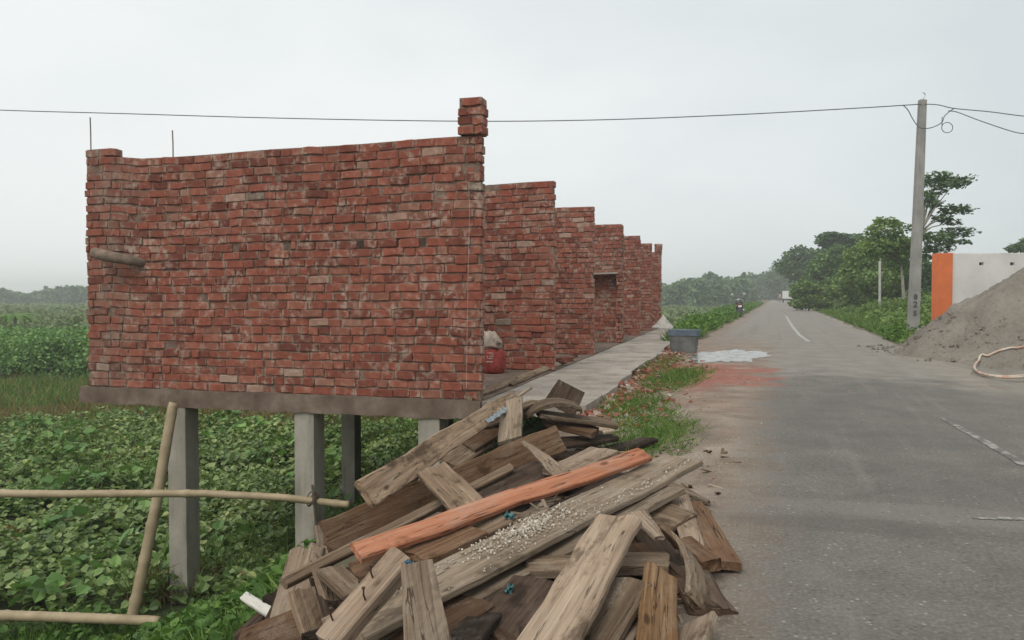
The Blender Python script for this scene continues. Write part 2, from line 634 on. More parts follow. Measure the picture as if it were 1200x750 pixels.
def ground_quad_strip(name, pix, mat, zoff=.0045, ragged=.007, label=None, kindname='structure'):
    """thin painted strip lying on the road: pix = [(px,py,halfwidth_m)...] centre line"""
    pts = [on(px, py, .02) for px, py, w in pix]
    V, F = [], []
    dense = []
    for i in range(len(pts) - 1):
        n = 16
        for k in range(n + (i == len(pts) - 2)):
            f = k / n
            dense.append((pts[i].lerp(pts[i + 1], f), pix[i][2] * (1 - f) + pix[i + 1][2] * f))
    for i, (p, w) in enumerate(dense):
        a = dense[max(i - 1, 0)][0]
        b = dense[min(i + 1, len(dense) - 1)][0]
        d = (b - a)
        d.z = 0
        d.normalize()
        s = Vector((-d.y, d.x, 0))
        for sg in (-1, 1):
            q = p + s * sg * (w + random.uniform(-ragged, ragged))
            uu, vv = uv_of(q.x, q.y)
            V.append((q.x, q.y, road_z(uu) + zoff))
    for i in range(len(dense) - 1):
        F.append((2 * i, 2 * i + 1, 2 * i + 3, 2 * i + 2))
    o = link(name, mesh_np(name, V, [np.array(F)]), mat)
    return kind(o, kindname, label)

t = NT("worn_paint")
pos = t.coord('pos')
n = t.noise(pos, 9, 5, .7)
c = t.mix(t.ss(n, .44, .60), (.135, .127, .116), (.32, .307, .28))
MAT_PAINT = t.finish(c, .8, None, .2)
MAT_PAINT2 = plain("fresher_paint", (.37, .36, .335), .85, .2, 0, .25, 6)
ground_quad_strip("lane_marking", [(921, 370, .05), (928, 382, .055), (937, 393, .05), (948, 400.5, .05)], MAT_PAINT2, label="thin pale line worn along the far stretch of road")
ground_quad_strip("lane_marking", [(1104, 490, .025), (1150, 515, .04), (1203, 546, .035)], MAT_PAINT, label="broken white paint line crossing the near asphalt")
ground_quad_strip("lane_marking", [(1140, 608, .012), (1175, 608.5, .025), (1206, 609, .02)], MAT_PAINT, label="short faint white dash on the near asphalt")

# water spilled beside the tub, red brick dust stays in the road's own material
t = NT("puddle_water")
n = t.noise(t.coord('pos'), 14, 3)
mud = t.noise(t.coord('pos'), 5, 6, .7)
MAT_PUDDLE = t.finish(t.mix(t.ss(mud, .45, .60), (.10, .095, .085), (.30, .28, .25)), t.math('ADD', .07, t.mul(t.ss(mud, .46, .62), .55)), t.bump(n, .08, .004), .6)
pc = on(853, 416, .03)
pu, pv = uv_of(pc.x, pc.y)
N, NR = 120, 8
V, F = [], []
for j in range(NR + 1):
    for k in range(N):
        a = 2 * PI * k / N
        r = 1 + .20 * math.sin(2 * a + 1) + .10 * math.sin(5 * a) + .07 * math.sin(9 * a + 2) + .05 * math.sin(17 * a + 1) + .03 * math.sin(31 * a)
        r *= (j + .02) / NR
        uu_, vv_ = pu + .60 * r * math.cos(a), pv + 1.9 * r * math.sin(a)
        x, y = xy_of(uu_, vv_)
        V.append((x, y, max(road_z(min(max(uu_, -1.9), 2.7)), 0) + .0045))
for j in range(NR):
    for k in range(N):
        F.append((j * N + k, j * N + (k + 1) % N, (j + 1) * N + (k + 1) % N, (j + 1) * N + k))
pud = link("puddle", mesh_np("puddle", V, [np.array(F)]), MAT_PUDDLE)
kind(pud, 'structure', "shallow pale puddle spread on the road edge beside the tub")

# ------------------------------------------------------------------ brick building
MAT_BRICK = None
t = NT("brick")
o = t.coord('Object')
pos = t.coord('pos')
r = t.attr('rnd')
bc = t.ramp(r, [(.0, (0.172, 0.061, 0.045)), (.2, (0.244, 0.083, 0.057)), (.5, (0.307, 0.101, 0.068)), (.74, (0.343, 0.128, 0.088)),
                (.91, (0.276, 0.125, 0.089)), (.97, (0.352, 0.184, 0.134)), (.99, (0.457, 0.326, 0.256)), (1.0, (0.208, 0.163, 0.128))])
na = t.noise(pos, 14, 5, .6)
nb_ = t.noise(pos, 5.0, 5, .65)
nc = t.noise(pos, 55, 3, .7)
bc = t.mix(t.ss(na, .35, .75), t.mix(1.0, bc, (.74, .70, .68), 'MULTIPLY'), bc)
smear = t.mul(t.ss(nb_, .46, .66), t.ss(na, .42, .60))
bc = t.mix(t.mul(smear, .85), bc, t.ramp(na, [(.4, (.30, .225, .175)), (.7, (.42, .34, .28))]))
en = t.mul(t.ss(t.attr('brick_end'), .72, .97), t.ss(t.noise(pos, 9.0, 3, .6), .48, .60))
bc = t.mix(t.mul(en, .7), bc, (.40, .30, .24))
lx = t.n("ShaderNodeSeparateXYZ")
t.l(o, lx.inputs[0])
band = t.mul(t.ss(t.math('ABSOLUTE', t.math('SUBTRACT', lx.outputs[0], t.math('ADD', 4.36, t.mul(nb_, .25)))), .42, .05), t.ss(nb_, .36, .58))
bc = t.mix(t.mul(band, .5), bc, (.22, .165, .13))
MAT_BRICK = t.finish(bc, .92, t.bump(nc, .55, .006, t.bump(na, .6, .012)), .15)

t = NT("mortar")
pos = t.coord('pos')
n = t.noise(pos, 9, 6, .7)
n2 = t.noise(pos, 70, 3, .7)
MAT_MORTAR = t.finish(t.ramp(n, [(.3, (.115, .072, .055)), (.52, (.20, .140, .108)), (.75, (.34, .265, .215))]), .95, t.bump(n2, .7, .008, t.bump(n, .6, .02)), .1)

def concrete(name, cols, sc=3.0, streak=False):
    t = NT(name)
    pos = t.coord('pos')
    a = t.noise(pos, sc, 6, .62)
    b = t.noise(pos, sc * 14, 4, .65)
    v = t.noise(t.map(pos, (6, 6, .7)), 1.5, 4)
    c = t.ramp(a, [(.28, cols[0]), (.52, cols[1]), (.75, cols[2])])
    if streak:
        c = t.mix(t.mul(t.ss(v, .5, .7), .45), c, tuple(x * .75 for x in cols[0]))
    c = t.mix(t.mul(t.ss(b, .58, .75), .35), c, tuple(x * .55 for x in cols[0]))
    return t.finish(c, .9, t.bump(b, .4, .006, t.bump(a, .35, .02)), .2)

MAT_SLAB = concrete("grey_brown_concrete", [(.105, .075, .056), (.165, .122, .094), (.26, .205, .163)], 4.5)
MAT_WALK = concrete("walkway_concrete", [(.200, .165, .135), (.33, .292, .25), (.43, .39, .345)], 2.2)
MAT_POST = concrete("post_concrete", [(.22, .20, .165), (.325, .30, .252), (.43, .40, .345)], 2.0, True)

# one rounded brick, jittered per copy
bmb = bmesh.new()
bmesh.ops.create_cube(bmb, size=1.0)
bmesh.ops.subdivide_edges(bmb, edges=[e for e in bmb.edges if abs((e.verts[0].co - e.verts[1].co).x) > .5], cuts=2)
bmesh.ops.bevel(bmb, geom=[e for e in bmb.edges if len(e.link_faces) == 2 and e.calc_face_angle(0) > .5], offset=.10, segments=3, affect='EDGES', profile=.5)
BR_V = np.array([v.co for v in bmb.verts])
BR_F = {}
for f in bmb.faces:
    BR_F.setdefault(len(f.verts), []).append([v.index for v in f.verts])
bmb.free()

PITCH_B = .0915
def brick_mesh(name, L, ncourse, th, top=None, sag=None, holes=(), y0=0.0, z0=0.0, xoff=0.0, courses=None, seed=0):
    """bricks of a wall, local x along the wall, y across, z up.  top(x)=extra height, holes=[(x0,x1,course)]"""
    rng = np.random.default_rng(100 + seed)
    cen, siz, rot = [], [], []
    core = []
    for k in range(ncourse):
        z = z0 + k * PITCH_B + PITCH_B / 2
        x = -rng.uniform(0, .2) if k % 2 else -rng.uniform(.05, .22)
        hs = [h for h in holes if h[2] == k]
        xs = [0.0] + [a for h in hs for a in h[:2]] + [L]
        for a, b in zip(xs[::2], xs[1::2]):
            core.append((a + .012, b - .012, z))
        while x < L - .02:
            r = rng.random()
            w = rng.uniform(.215, .245) if r < .60 else (.115 if r < .82 else rng.uniform(.08, .2))
            a, b = max(x, -rng.uniform(-.006, .012)), min(x + w, L + rng.uniform(-.006, .012))
            x += w + rng.uniform(.004, .013)
            for h in hs:
                if a < h[0] < b:
                    b = h[0]
                    x = h[1]
                elif h[0] <= a < h[1]:
                    b = a
            if b - a < .035:
                continue
            if top is not None and z + PITCH_B * .45 > top((a + b) / 2):
                continue
            cen.append(((a + b) / 2, y0 + rng.normal(0, .0042), z + rng.normal(0, .003)))
            siz.append((b - a, th + rng.normal(0, .006), .0800 + rng.normal(0, .0036)))
            rot.append((rng.normal(0, .025), rng.normal(0, .011), rng.normal(0, .012)))
    cen, siz, rot = np.array(cen), np.array(siz), np.array(rot)
    n = len(cen)
    Vv = BR_V[None] * siz[:, None, :]
    Vv = Vv + rng.normal(0, .0014, Vv.shape)
    lump = rng.normal(0, .004, (n, 1, 3)) * np.sin(BR_V[None, :, 0:1] * 4 + rng.uniform(0, 6, (n, 1, 1)))
    Vv = Vv + lump
    a, b_, c_ = rot[:, 0, None], rot[:, 1, None], rot[:, 2, None]
    X, Y, Z = Vv[..., 0], Vv[..., 1], Vv[..., 2]
    Vv = np.stack([X - Y * c_ + Z * b_, Y + X * c_ - Z * a, Z - X * b_ + Y * a], -1) + cen[:, None, :]
    if sag is not None:
        Vv[..., 2] += sag(Vv[..., 0]) * Vv[..., 2] / 2.65
    kv = len(BR_V)
    F = [(np.array(f)[None] + (np.arange(n) * kv)[:, None, None]).reshape(-1, kk) for kk, f in BR_F.items()]
    me = mesh_np(name, Vv.reshape(-1, 3), F, np.repeat(rng.random(n), kv), ends=np.tile(np.abs(BR_V[:, 0]) * 2, n))
    cv, cf = [], []
    for (x0, x1, z) in core:
        if top is not None:
            x1m = x1
        segs = max(1, int((x1 - x0) / .24))
        for s in range(segs):
            p, q = x0 + (x1 - x0) * s / segs, x0 + (x1 - x0) * (s + 1) / segs
            if top is not None and z + PITCH_B * .45 > top((p + q) / 2):
                continue
            h = th / 2 - .015
            b0 = len(cv)
            for zz in (z - PITCH_B / 2, z + PITCH_B / 2 - .012 * 0):
                cv += [(p, y0 - h, zz), (q, y0 - h, zz), (q, y0 + h, zz), (p, y0 + h, zz)]
            cf += [(b0, b0 + 1, b0 + 5, b0 + 4), (b0 + 2, b0 + 3, b0 + 7, b0 + 6)]
            if s == 0:
                cf.append((b0 + 3, b0, b0 + 4, b0 + 7))
            if s == segs - 1:
                cf.append((b0 + 1, b0 + 2, b0 + 6, b0 + 5))
            cf.append((b0 + 4, b0 + 5, b0 + 6, b0 + 7))
    cv = np.array(cv)
    if sag is not None:
        cv[:, 2] += sag(cv[:, 0]) * cv[:, 2] / 2.65
    return me, mesh_np(name + "_core", cv, [np.array(cf)])

BRC, BRS = math.cos(BA), math.sin(BA)          # building local x = along a wall (away from the road), y = down the row
F1 = on(563.5, 469.5, .10)
bld = empty("brick_building", (F1.x, F1.y, 0.0))
# local axes: x -> (-BRC, BRS), y -> (BRS, BRC)  (left-handed to z up, so build with x mirrored: local x' = -x)
bld.rotation_euler = (0, 0, -BA)
tag(bld, "long row of unfinished roofless red brick rooms raised on concrete posts beside the road", "building")
SLAB = .10
WL = 4.80
def bw(x, y, z=0.0):
    """building coordinates (x away from road, y along row) to the building Empty's local frame"""
    return (-x, y, z)

def wall(y, ncourse, th=.125, **kw):
    me, core = brick_mesh("wall", WL, ncourse, th, **kw)
    w = link("wall", me, MAT_BRICK, bld)
    w.location = bw(0, y, SLAB)
    w.rotation_euler = (0, 0, PI)              # wall local x runs away from the road; its -y faces down the row
    m = link("mortar", core, MAT_MORTAR, w)
    return w

depth = [8.03, 11.25, 14.4, 17.9, 21.4, 24.4, 27.5]
ypos = [(d - depth[0]) / BRC for d in depth]
NC = 29
def top1(x):
    if x > 4.42:
        return (NC + 1) * PITCH_B + .01
    return NC * PITCH_B + .01
def sag1(x):
    return -.050 * np.clip(x / 4.0, 0, 1) + .045 * np.clip((x - 4.05) / .4, 0, 1) + .005 * np.sin(x * 3.3)
def sag2(x):
    return .010 * np.sin(x * 2.7 + 1) - .012 * np.clip(x, 0, 2)
holes1 = [(2.13, 2.22, 17), (1.28, 1.37, 17), (2.78, 2.86, 17), (.6, .66, 17)]
w1 = wall(ypos[0] + .0625, NC + 2, top=top1, sag=sag1, holes=holes1, seed=1)
w2 = wall(ypos[1] + .0625, NC, sag=sag2, seed=2)
w3 = wall(ypos[2] + .0625, NC, seed=3, holes=[(.40, .56, 19), (.44, .52, 18)])
# fourth wall: thick upper half over a recessed lower panel
me, core = brick_mesh("wall", WL, 12, .40, y0=-.075, z0=17 * PITCH_B, seed=4)
w4 = link("wall", me, MAT_BRICK, bld)
w4.location = bw(0, ypos[3] + .125, SLAB)
w4.rotation_euler = (0, 0, PI)
link("mortar", core, MAT_MORTAR, w4)
me, core = brick_mesh("recessed_panel", WL, 17, .11, y0=-.215, seed=14)
link("recessed_panel", me, MAT_BRICK, w4)
link("mortar", core, MAT_MORTAR, w4)
me, core = brick_mesh("jamb", .115, 17, .28, y0=-.015, seed=15)
link("jamb", me, MAT_BRICK, w4)
lb = MB()
lb.box((.62, .10, 17 * PITCH_B - .004), (1.1, .17, .035), Matrix.Rotation(.03, 3, 'Y'))
lb.box((1.9, .09, 17 * PITCH_B + .003), (1.0, .14, .03))
lb.build("lintel", MAT_WALK, w4)
w5 = wall(ypos[4] + .0625, NC, sag=sag2, seed=5)
w6 = wall(ypos[5] + .0625, NC, seed=6)
w7 = wall(ypos[6] + .0625, NC - 1, seed=7)
# back wall, low in places, closing the rooms
me, core = brick_mesh("back_wall", ypos[6] - ypos[0] - .3, NC - 4, .125, seed=8)
bk = link("back_wall", me, MAT_BRICK, bld)
bk.location = bw(WL - .07, ypos[0] + .2, SLAB)
bk.rotation_euler = (0, 0, PI / 2)
link("mortar", core, MAT_MORTAR, bk)
# brick stubs standing on the front corners of the first and last wall
for y, x0, ll, n, zb, sd in ((ypos[0] + .0625, -.03, .255, 4, SLAB + (NC) * PITCH_B + .005, 21), (ypos[6] + .0625, -.02, .25, 3, SLAB + (NC - 1) * PITCH_B, 22)):
    me, core = brick_mesh("brick_stub", ll, n, .20, seed=sd)
    st = link("brick_stub", me, MAT_BRICK, bld)
    st.location = bw(x0, y, zb)
    st.rotation_euler = (0, 0, PI)
    link("mortar", core, MAT_MORTAR, st)
# floor slab with its thick edge beam, front walkway
L7 = ypos[6] + .35
def slab_mesh(name, x0, x1, y0, y1, z0, z1, mat, jag=0.0, edge_noise=.006, ny=60):
    V, F = [], []
    rngs = np.random.default_rng(5)
    nx = 40
    for j in range(ny + 1):
        for i in range(nx + 1):
            x = x0 + (x1 - x0) * i / nx
            y = y0 + (y1 - y0) * j / ny
            if i == 0 and jag:
                x -= .04 * math.sin(y * 1.1) + rngs.normal(0, jag)
            V.append(bw(x, y + (rngs.normal(0, edge_noise) if j in (0, ny) else 0), z1 + rngs.normal(0, edge_noise * .4)))
    n0 = len(V)
    for j in range(ny + 1):
        for i in range(nx + 1):
            p = V[j * (nx + 1) + i]
            V.append((p[0], p[1], z0 + rngs.normal(0, edge_noise)))
    def idx(i, j, b):
        return b * n0 + j * (nx + 1) + i
    for j in range(ny):
        for i in range(nx):
            F.append((idx(i, j, 0), idx(i, j + 1, 0), idx(i + 1, j + 1, 0), idx(i + 1, j, 0)))
            F.append((idx(i, j, 1), idx(i + 1, j, 1), idx(i + 1, j + 1, 1), idx(i, j + 1, 1)))
    for j in range(ny):
        F.append((idx(0, j, 0), idx(0, j, 1), idx(0, j + 1, 1), idx(0, j + 1, 0)))
        F.append((idx(nx, j, 0), idx(nx, j + 1, 0), idx(nx, j + 1, 1), idx(nx, j, 1)))
    for i in range(nx):
        F.append((idx(i, 0, 0), idx(i + 1, 0, 0), idx(i + 1, 0, 1), idx(i, 0, 1)))
        F.append((idx(i, ny, 0), idx(i, ny, 1), idx(i + 1, ny, 1), idx(i + 1, ny, 0)))
    return link(name, mesh_np(name, V, [np.array(F)]), mat, bld)
slab_mesh("floor_slab", .0, WL + .10, -.022, L7, -.095, SLAB, MAT_SLAB, edge_noise=.008)
slab_mesh("walkway", -1.08, -.003, .02, L7 + .5, -.04, SLAB - .012, MAT_WALK, jag=.022)
# concrete posts under the slab
def building_xy(px, y):
    """x (away from road) of the point at building row distance y seen at pixel column px"""
    r = ray(px, 400)
    k = r[0] / r[1]
    # world = F1 + x*(-BRC,BRS) + y*(BRS,BRC)
    a = F1.x + y * BRS
    b = F1.y + y * BRC
    # a - x*BRC = k*(b + x*BRS)
    return (a - k * b) / (BRC + k * BRS)
for px, y in ((213.5, .12), (362, .12), (507, .12), (411, 4.15), (520, 4.15), (545, 8.3), (560, 12.4)):
    x = building_xy(px, y)
    wx, wy = F1.x - x * BRC + y * BRS, F1.y + x * BRS + y * BRC
    zb = float(land(np.array([wx]), np.array([wy]))[0]) - .25
    p = MB()
    p.box((0, 0, (zb - .075) / 2), (.235, .235, -.075 - zb), bev=.008)
    po = p.build("post", MAT_POST, bld)
    po.location = bw(x, y, 0)
# reinforcing bars sticking up from the first wall
MAT_STEEL = plain("rusty_steel", (.16, .12, .10), .6, .4, .6)
for px, y0_, y1_ in ((110, 172, 139), (205.5, 184, 154)):
    x = building_xy(px, .0625)
    d = F1.y + x * BRS + .06
    z0_ = at(px, y0_, d).z
    z1_ = at(px, y1_, d).z
    rb = MB()
    rb.tube([(0, 0, z0_ - .3), (.001, 0, (z0_ + z1_) / 2), (-.004, 0, z1_)], .007, 6)
    r_ = rb.build("reinforcing_bar", MAT_STEEL, bld)
    r_.location = bw(x, .0625, 0)

# ------------------------------------------------------------------ wood pile
def wood_mat(name, dark, mid, light, cement=.5):
    t = NT(name)
    o = t.coord('Object')
    inf = t.n("ShaderNodeObjectInfo")
    off = t.n("ShaderNodeVectorMath", operation='MULTIPLY_ADD')
    t.l(inf.outputs['Random'], off.inputs[0])
    off.inputs[1].default_value = (37, 51, 23)
    t.l(o, off.inputs[2])
    p = off.outputs[0]
    gr = t.noise(t.map(p, (2.2, 60, 60)), 1.0, 5, .6, .35)
    gr2 = t.noise(t.map(p, (.9, 14, 14)), 1.0, 4, .6, .5)
    bl = t.noise(t.map(p, (3.5, 7, 7)), 1.0, 6, .66)
    fine = t.noise(p, 90, 3, .7)
    c = t.ramp(t.math('ADD', t.mul(gr, .55), t.mul(gr2, .45)), [(.30, dark), (.52, mid), (.72, light)])
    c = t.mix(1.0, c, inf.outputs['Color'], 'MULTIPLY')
    cem = t.mul(t.ss(bl, .50, .64), t.ss(fine, .30, .62), cement)
    c = t.mix(cem, c, t.ramp(gr2, [(.3, (.255, .215, .168)), (.7, (.43, .375, .305))]))
    c = t.mix(t.mul(t.ss(bl, .46, .32), .8), c, tuple(x * .6 for x in dark))
    cr_ = t.math('ABSOLUTE', t.math('SUBTRACT', t.noise(t.map(p, (1.1, 22, 22)), 1.0, 3, .5, .2), .5))
    c = t.mix(t.mul(t.ss(cr_, .014, .002), t.ss(bl, .40, .55), .85), c, tuple(x * .35 for x in dark))
    kn = t.voro(t.map(p, (4.0, 9.0, 9.0)), 1.0)
    c = t.mix(t.mul(t.ss(kn, .16, .06), .8), c, tuple(x * .45 for x in dark))
    h = t.math('ADD', t.mul(gr, .7), t.mul(fine, .3))
    return t.finish(c, .9, t.bump(h, .9, .006, t.bump(bl, .6, .010)), .15)

MAT_WOOD = wood_mat("weathered_wood", (.086, 0.054, 0.034), (.219, 0.153, 0.101), (.374, 0.281, 0.194), .45)
MAT_PALEWOOD = wood_mat("pale_wood", (0.141, 0.094, 0.063), (0.346, 0.258, 0.185), (0.504, 0.399, 0.301), .35)
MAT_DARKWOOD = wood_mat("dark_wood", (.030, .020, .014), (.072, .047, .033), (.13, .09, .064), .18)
MAT_BROWNWOOD = wood_mat("brown_wood", (0.086, 0.044, 0.024), (0.203, 0.116, 0.067), (0.321, 0.202, 0.126), .25)
MAT_ORANGEWOOD = wood_mat("orange_wood", (.25, .095, .050), (.42, .175, .098), (.50, .255, .165), .38)
MAT_GREYWOOD = wood_mat("cement_grey_wood", (.134, 0.097, 0.067), (.268, 0.205, 0.146), (.396, 0.315, 0.234), .6)
MAT_WHITEWOOD = wood_mat("white_painted_wood", (.42, .40, .35), (.58, .56, .50), (.68, .66, .61), .15)

def plank_mesh(L, w, th, bend=0.0, twist=0.0, jag=(.01, .01), taper=(1.0, 1.0), seed=0, warp=.004):
    """a board along local x: chamfered section swept over 18 stations; ends broken by jag"""
    rng = np.random.default_rng(seed)
    c = min(.005, th * .22)
    hw, hh = w / 2, th / 2
    m = 7
    sec = []
    ys = np.linspace(-hw + c, hw - c, m)
    sec += [(y, hh) for y in ys]
    sec += [(hw, hh - c), (hw, -hh + c)]
    sec += [(y, -hh) for y in ys[::-1]]
    sec += [(-hw, -hh + c), (-hw, hh - c)]
    k = len(sec)
    ns = 22
    V = []
    jy = np.linspace(-hw, hw, 9)
    jag0 = rng.uniform(0, 1, 9) ** 1.5 * (jag[0] * 1.8 + .004)
    jag1 = rng.uniform(0, 1, 9) ** 1.5 * (jag[1] * 1.8 + .004)
    ph = rng.uniform(0, 6, 6)
    for i in range(ns):
        f = i / (ns - 1)
        x = (f - .5) * L
        tp = taper[0] + (taper[1] - taper[0]) * f
        tw = twist * (f - .5)
        bz = bend * (1 - (2 * f - 1) ** 2) + warp * .8 * math.sin(5 * f + ph[0])
        for (y, z) in sec:
            yy = y * tp + warp * (math.sin(7 * f * L + ph[1]) + .5 * math.sin(23 * f * L + ph[2] + (y > 0)))
            zz = z + rng.normal(0, .0007) + warp * .25 * math.sin(11 * f * L + y * 30 + ph[3])
            xx = x
            e0 = np.interp(y, jy, jag0)
            e1 = np.interp(y, jy, jag1)
            if i == 0:
                xx += e0
            if i == ns - 1:
                xx -= e1
            xx = min(max(xx, -L / 2), L / 2)
            V.append((xx, yy * math.cos(tw) - zz * math.sin(tw), zz * math.cos(tw) + yy * math.sin(tw) + bz))
    F = []
    for i in range(ns - 1):
        for a in range(k):
            b = (a + 1) % k
            F.append((i * k + a, i * k + b, (i + 1) * k + b, (i + 1) * k + a))
    F = [np.array(F)[:, ::-1]]
    caps = np.array([list(range(k)), [(ns - 1) * k + a for a in range(k)][::-1]])
    F.append(caps[:, ::-1])
    me = mesh_np("wooden_plank", V, F)
    return me

def on_land(px, py, off):
    r = ray(px, py)
    for d in np.arange(1.5, 12, .01):
        p = CAM + r * d
        if p[2] <= float(land(p[0], p[1])) + off:
            return Vector(p)
    return on(px, py, 0)

PLANKS = []
def plank(p1, p2, w, th, wpx, mat, label, mode=None, bend=0.0, twist=0.0, jag=(.012, .012), taper=(1, 1), group="planks in the pile", name="wooden_plank", tint=1.0, onland=False):
    """p = (px, py, z): axis ends.  wpx = seen width in photo pixels, from which the roll about the axis follows."""
    a = on_land(*p1) if onland else on(*p1)
    b = on_land(*p2) if onland else on(*p2)
    ax = (b - a)
    L = ax.length
    ax.normalize()
    mid = (a + b) / 2
    view = (Vector(CAM) - mid).normalized()
    up = Vector((0, 0, 1)) - ax * ax.z
    if up.length < .2:
        up = view - ax * view.dot(ax)
    up.normalize()
    best = None
    if mode is None:
        d = (mid - Vector(CAM)).dot(Vector(FW))
        side = up.cross(ax)
        for deg in range(-88, 89, 4):
            r = rad(deg)
            n = up * math.cos(r) + side * math.sin(r)
            y = n.cross(ax)
            if n.dot(view) < 0:
                continue
            pa = proj(mid + y * w / 2)
            pb = proj(mid - y * w / 2)
            pax, pbx = proj(a), proj(b)
            dx, dy = pbx[0] - pax[0], pbx[1] - pax[1]
            l = math.hypot(dx, dy) + 1e-6
            wid = abs(((pa[0] - pb[0]) * dy - (pa[1] - pb[1]) * dx) / l)
            cost = abs(wid - wpx) + .02 * abs(deg)
            if best is None or cost < best[0]:
                best = (cost, n)
        n = best[1]
    else:
        side = up.cross(ax)
        n = up * math.cos(rad(mode)) + side * math.sin(rad(mode))
    n = (n - ax * n.dot(ax)).normalized()
    y = n.cross(ax)
    me = plank_mesh(L, w, th, bend, twist, jag, taper, seed=len(PLANKS) + 3, warp=min(.0048, .0045 * L) if w > .06 else .001)
    o = link(name, me, mat)
    M = Matrix((ax, y, n)).transposed().to_4x4()
    M.translation = mid
    o.matrix_world = M
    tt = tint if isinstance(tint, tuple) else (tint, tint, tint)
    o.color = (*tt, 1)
    tag(o, label, "plank", group)
    PLANKS.append(o)
    return o

W_, P_, D_, B_, G_ = MAT_WOOD, MAT_PALEWOOD, MAT_DARKWOOD, MAT_BROWNWOOD, MAT_GREYWOOD
# back of the pile
plank((655, 480, .17), (670, 452, .37), .27, .022, 44, D_, "short dark brown board propped upright at the far top of the pile", jag=(.01, .004), tint=1.0, taper=(1.1, .95))
plank((597, 517, .20), (600, 467, .42), .165, .025, 26, G_, "short grey board leaning upright behind the long on-edge plank", jag=(.0, .03))
plank((612, 487, .29), (682, 479, .33), .20, .03, 7, W_, "arched dark grey board just below the propped dark board", bend=.07, tint=.55, jag=(.02, .02))
plank((600, 481, .34), (628, 470, .37), .10, .02, 6, W_, "small grey offcut lying left of the arched board", tint=.75)
plank((628, 484, .31), (724, 498, .20), .16, .03, 7, W_, "long thin dark board ending beside the green grass clump", tint=.62, jag=(.02, .05))
plank((642, 493, .23), (699, 508, .16), .18, .045, 9, B_, "thick dark brown board with a square cut end below the arched board", tint=.6)
plank((648, 520, .10), (722, 513, .10), .20, .03, 12, D_, "dark tapered board under the thick square cut board", taper=(1.1, .5), tint=.8)
plank((655, 502, .16), (690, 505, .13), .10, .018, 4, G_, "thin whitish edged strip between two dark boards", tint=1.3)
plank((692, 507, .05), (714, 503, .05), .14, .03, 9, P_, "tiny pale board end poking out beside the grass", tint=1.1)
plank((545, 524, .12), (585, 500, .22), .18, .025, 20, B_, "brown board standing in the shade behind the long on-edge plank", tint=.38)  # low tint puts the shade behind the plank into its colour
plank((520, 542, .05), (566, 512, .16), .22, .025, 30, W_, "grey brown board half hidden behind the blue rag", tint=.72)
plank((560, 500, .22), (600, 486, .30), .14, .025, 10, D_, "dark board under the right end of the long splintered board", tint=.7)  # tinted down to paint the shade under the splintered board
plank((540, 560, .05), (640, 515, .12), .16, .03, 18, D_, "dark board buried behind the long on-edge plank", tint=.55)  # tinted down, painting the dark gap behind the plank
# the long boards of the upper layer
E_ = plank((426, 582, .20), (606, 464, .40), .135, .03, 27, W_, "long splintered board with a frayed edge running up to the walkway", bend=.055, jag=(.02, .03), taper=(1.12, .75), tint=1.45)
plank((575, 485, .30), (622, 454, .42), .06, .02, 5, G_, "thin grey stick lying along the top of the splintered board", jag=(.02, .03), taper=(1, .5))
plank((378, 633, -.03), (656, 513, .22), .178, .03, 42, B_, "long brown board standing on its edge across the left of the pile", jag=(.03, .005), tint=(.85, .88, .88))
plank((505, 549, .235), (579, 626, .11), .168, .032, 37, W_, "short wide grey brown board slanting down towards the orange board", jag=(.015, .0), tint=1.02)
plank((332, 684, -.05), (600, 548, .175), .052, .035, 11, W_, "long thin batten lying just left of the orange board", jag=(.0, .04), tint=.92)
plank((560, 583, .08), (642, 547, .15), .21, .03, 26, D_, "dark striped board between the batten and the orange board", tint=.95)
plank((613, 518, .265), (662, 558, .245), .075, .02, 15, P_, "splintered pale board tapering to a point at its upper left", taper=(.35, 1.2), tint=.72, jag=(.05, .02))
plank((597, 560, .12), (634, 548, .14), .12, .02, 14, P_, "pale grey scrap board behind the tapering splinter", tint=.65)
plank((652, 556, .16), (708, 528, .20), .2, .03, 20, P_, "pale pinkish board just behind the far end of the orange board", tint=.8)
ORANGE = plank((417, 650, .13), (757, 533, .33), .105, .03, 19, MAT_ORANGEWOOD, "long bright orange board lying diagonally across the pile", bend=.012, jag=(.008, .008))
plank((484, 656, .10), (558, 622, .15), .16, .03, 20, B_, "olive brown board on edge below the middle of the orange board", tint=.9)
plank((412, 672, .03), (484, 646, .09), .16, .03, 20, B_, "dark brown board under the lower end of the orange board", tint=.72)
plank((545, 628, .12), (590, 606, .17), .18, .03, 24, W_, "grey board corner visible right below the orange board", tint=.85)
BIG = plank((402, 741, .07), (801, 538, .29), .235, .032, 36, G_, "longest cement grey board strewn with white crumbs, below the orange board", jag=(.01, .012), tint=.92)
plank((425, 757, .01), (780, 573, .21), .22, .032, 30, G_, "long grey board lying directly under the longest crumb strewn board", tint=.80, jag=(.01, .012))
# front boards
plank((383, 757, .13), (475, 651, .325), .085, .065, 27, P_, "square pale batten with nails, pointing up from the lower left", jag=(.0, .04), tint=.95)
plank((509, 800, .03), (487, 652, .37), .148, .03, 54, P_, "pale split board standing up in front of the crumb strewn board", jag=(.0, .075), taper=(1.15, .62), tint=.82)
SPALE = plank((622, 785, .10), (728, 607, .285), .185, .032, 54, P_, "broad pale board with dark knots in the middle foreground", jag=(.0, .06), tint=1.02)
plank((664, 800, .02), (740, 681, .165), .175, .03, 52, W_, "broad dark brown-grey board right beside the broad pale board", tint=.62)
plank((615, 665, .10), (786, 660, .12), .14, .04, 17, W_, "horizontal grey brown board passing behind the broad pale board", tint=.85)
plank((768, 800, .03), (775, 670, .175), .135, .032, 42, B_, "upright reddish brown board with a greenish top at the lower right", jag=(.0, .02), tint=(1.0, .98, .82), taper=(1.15, .92))
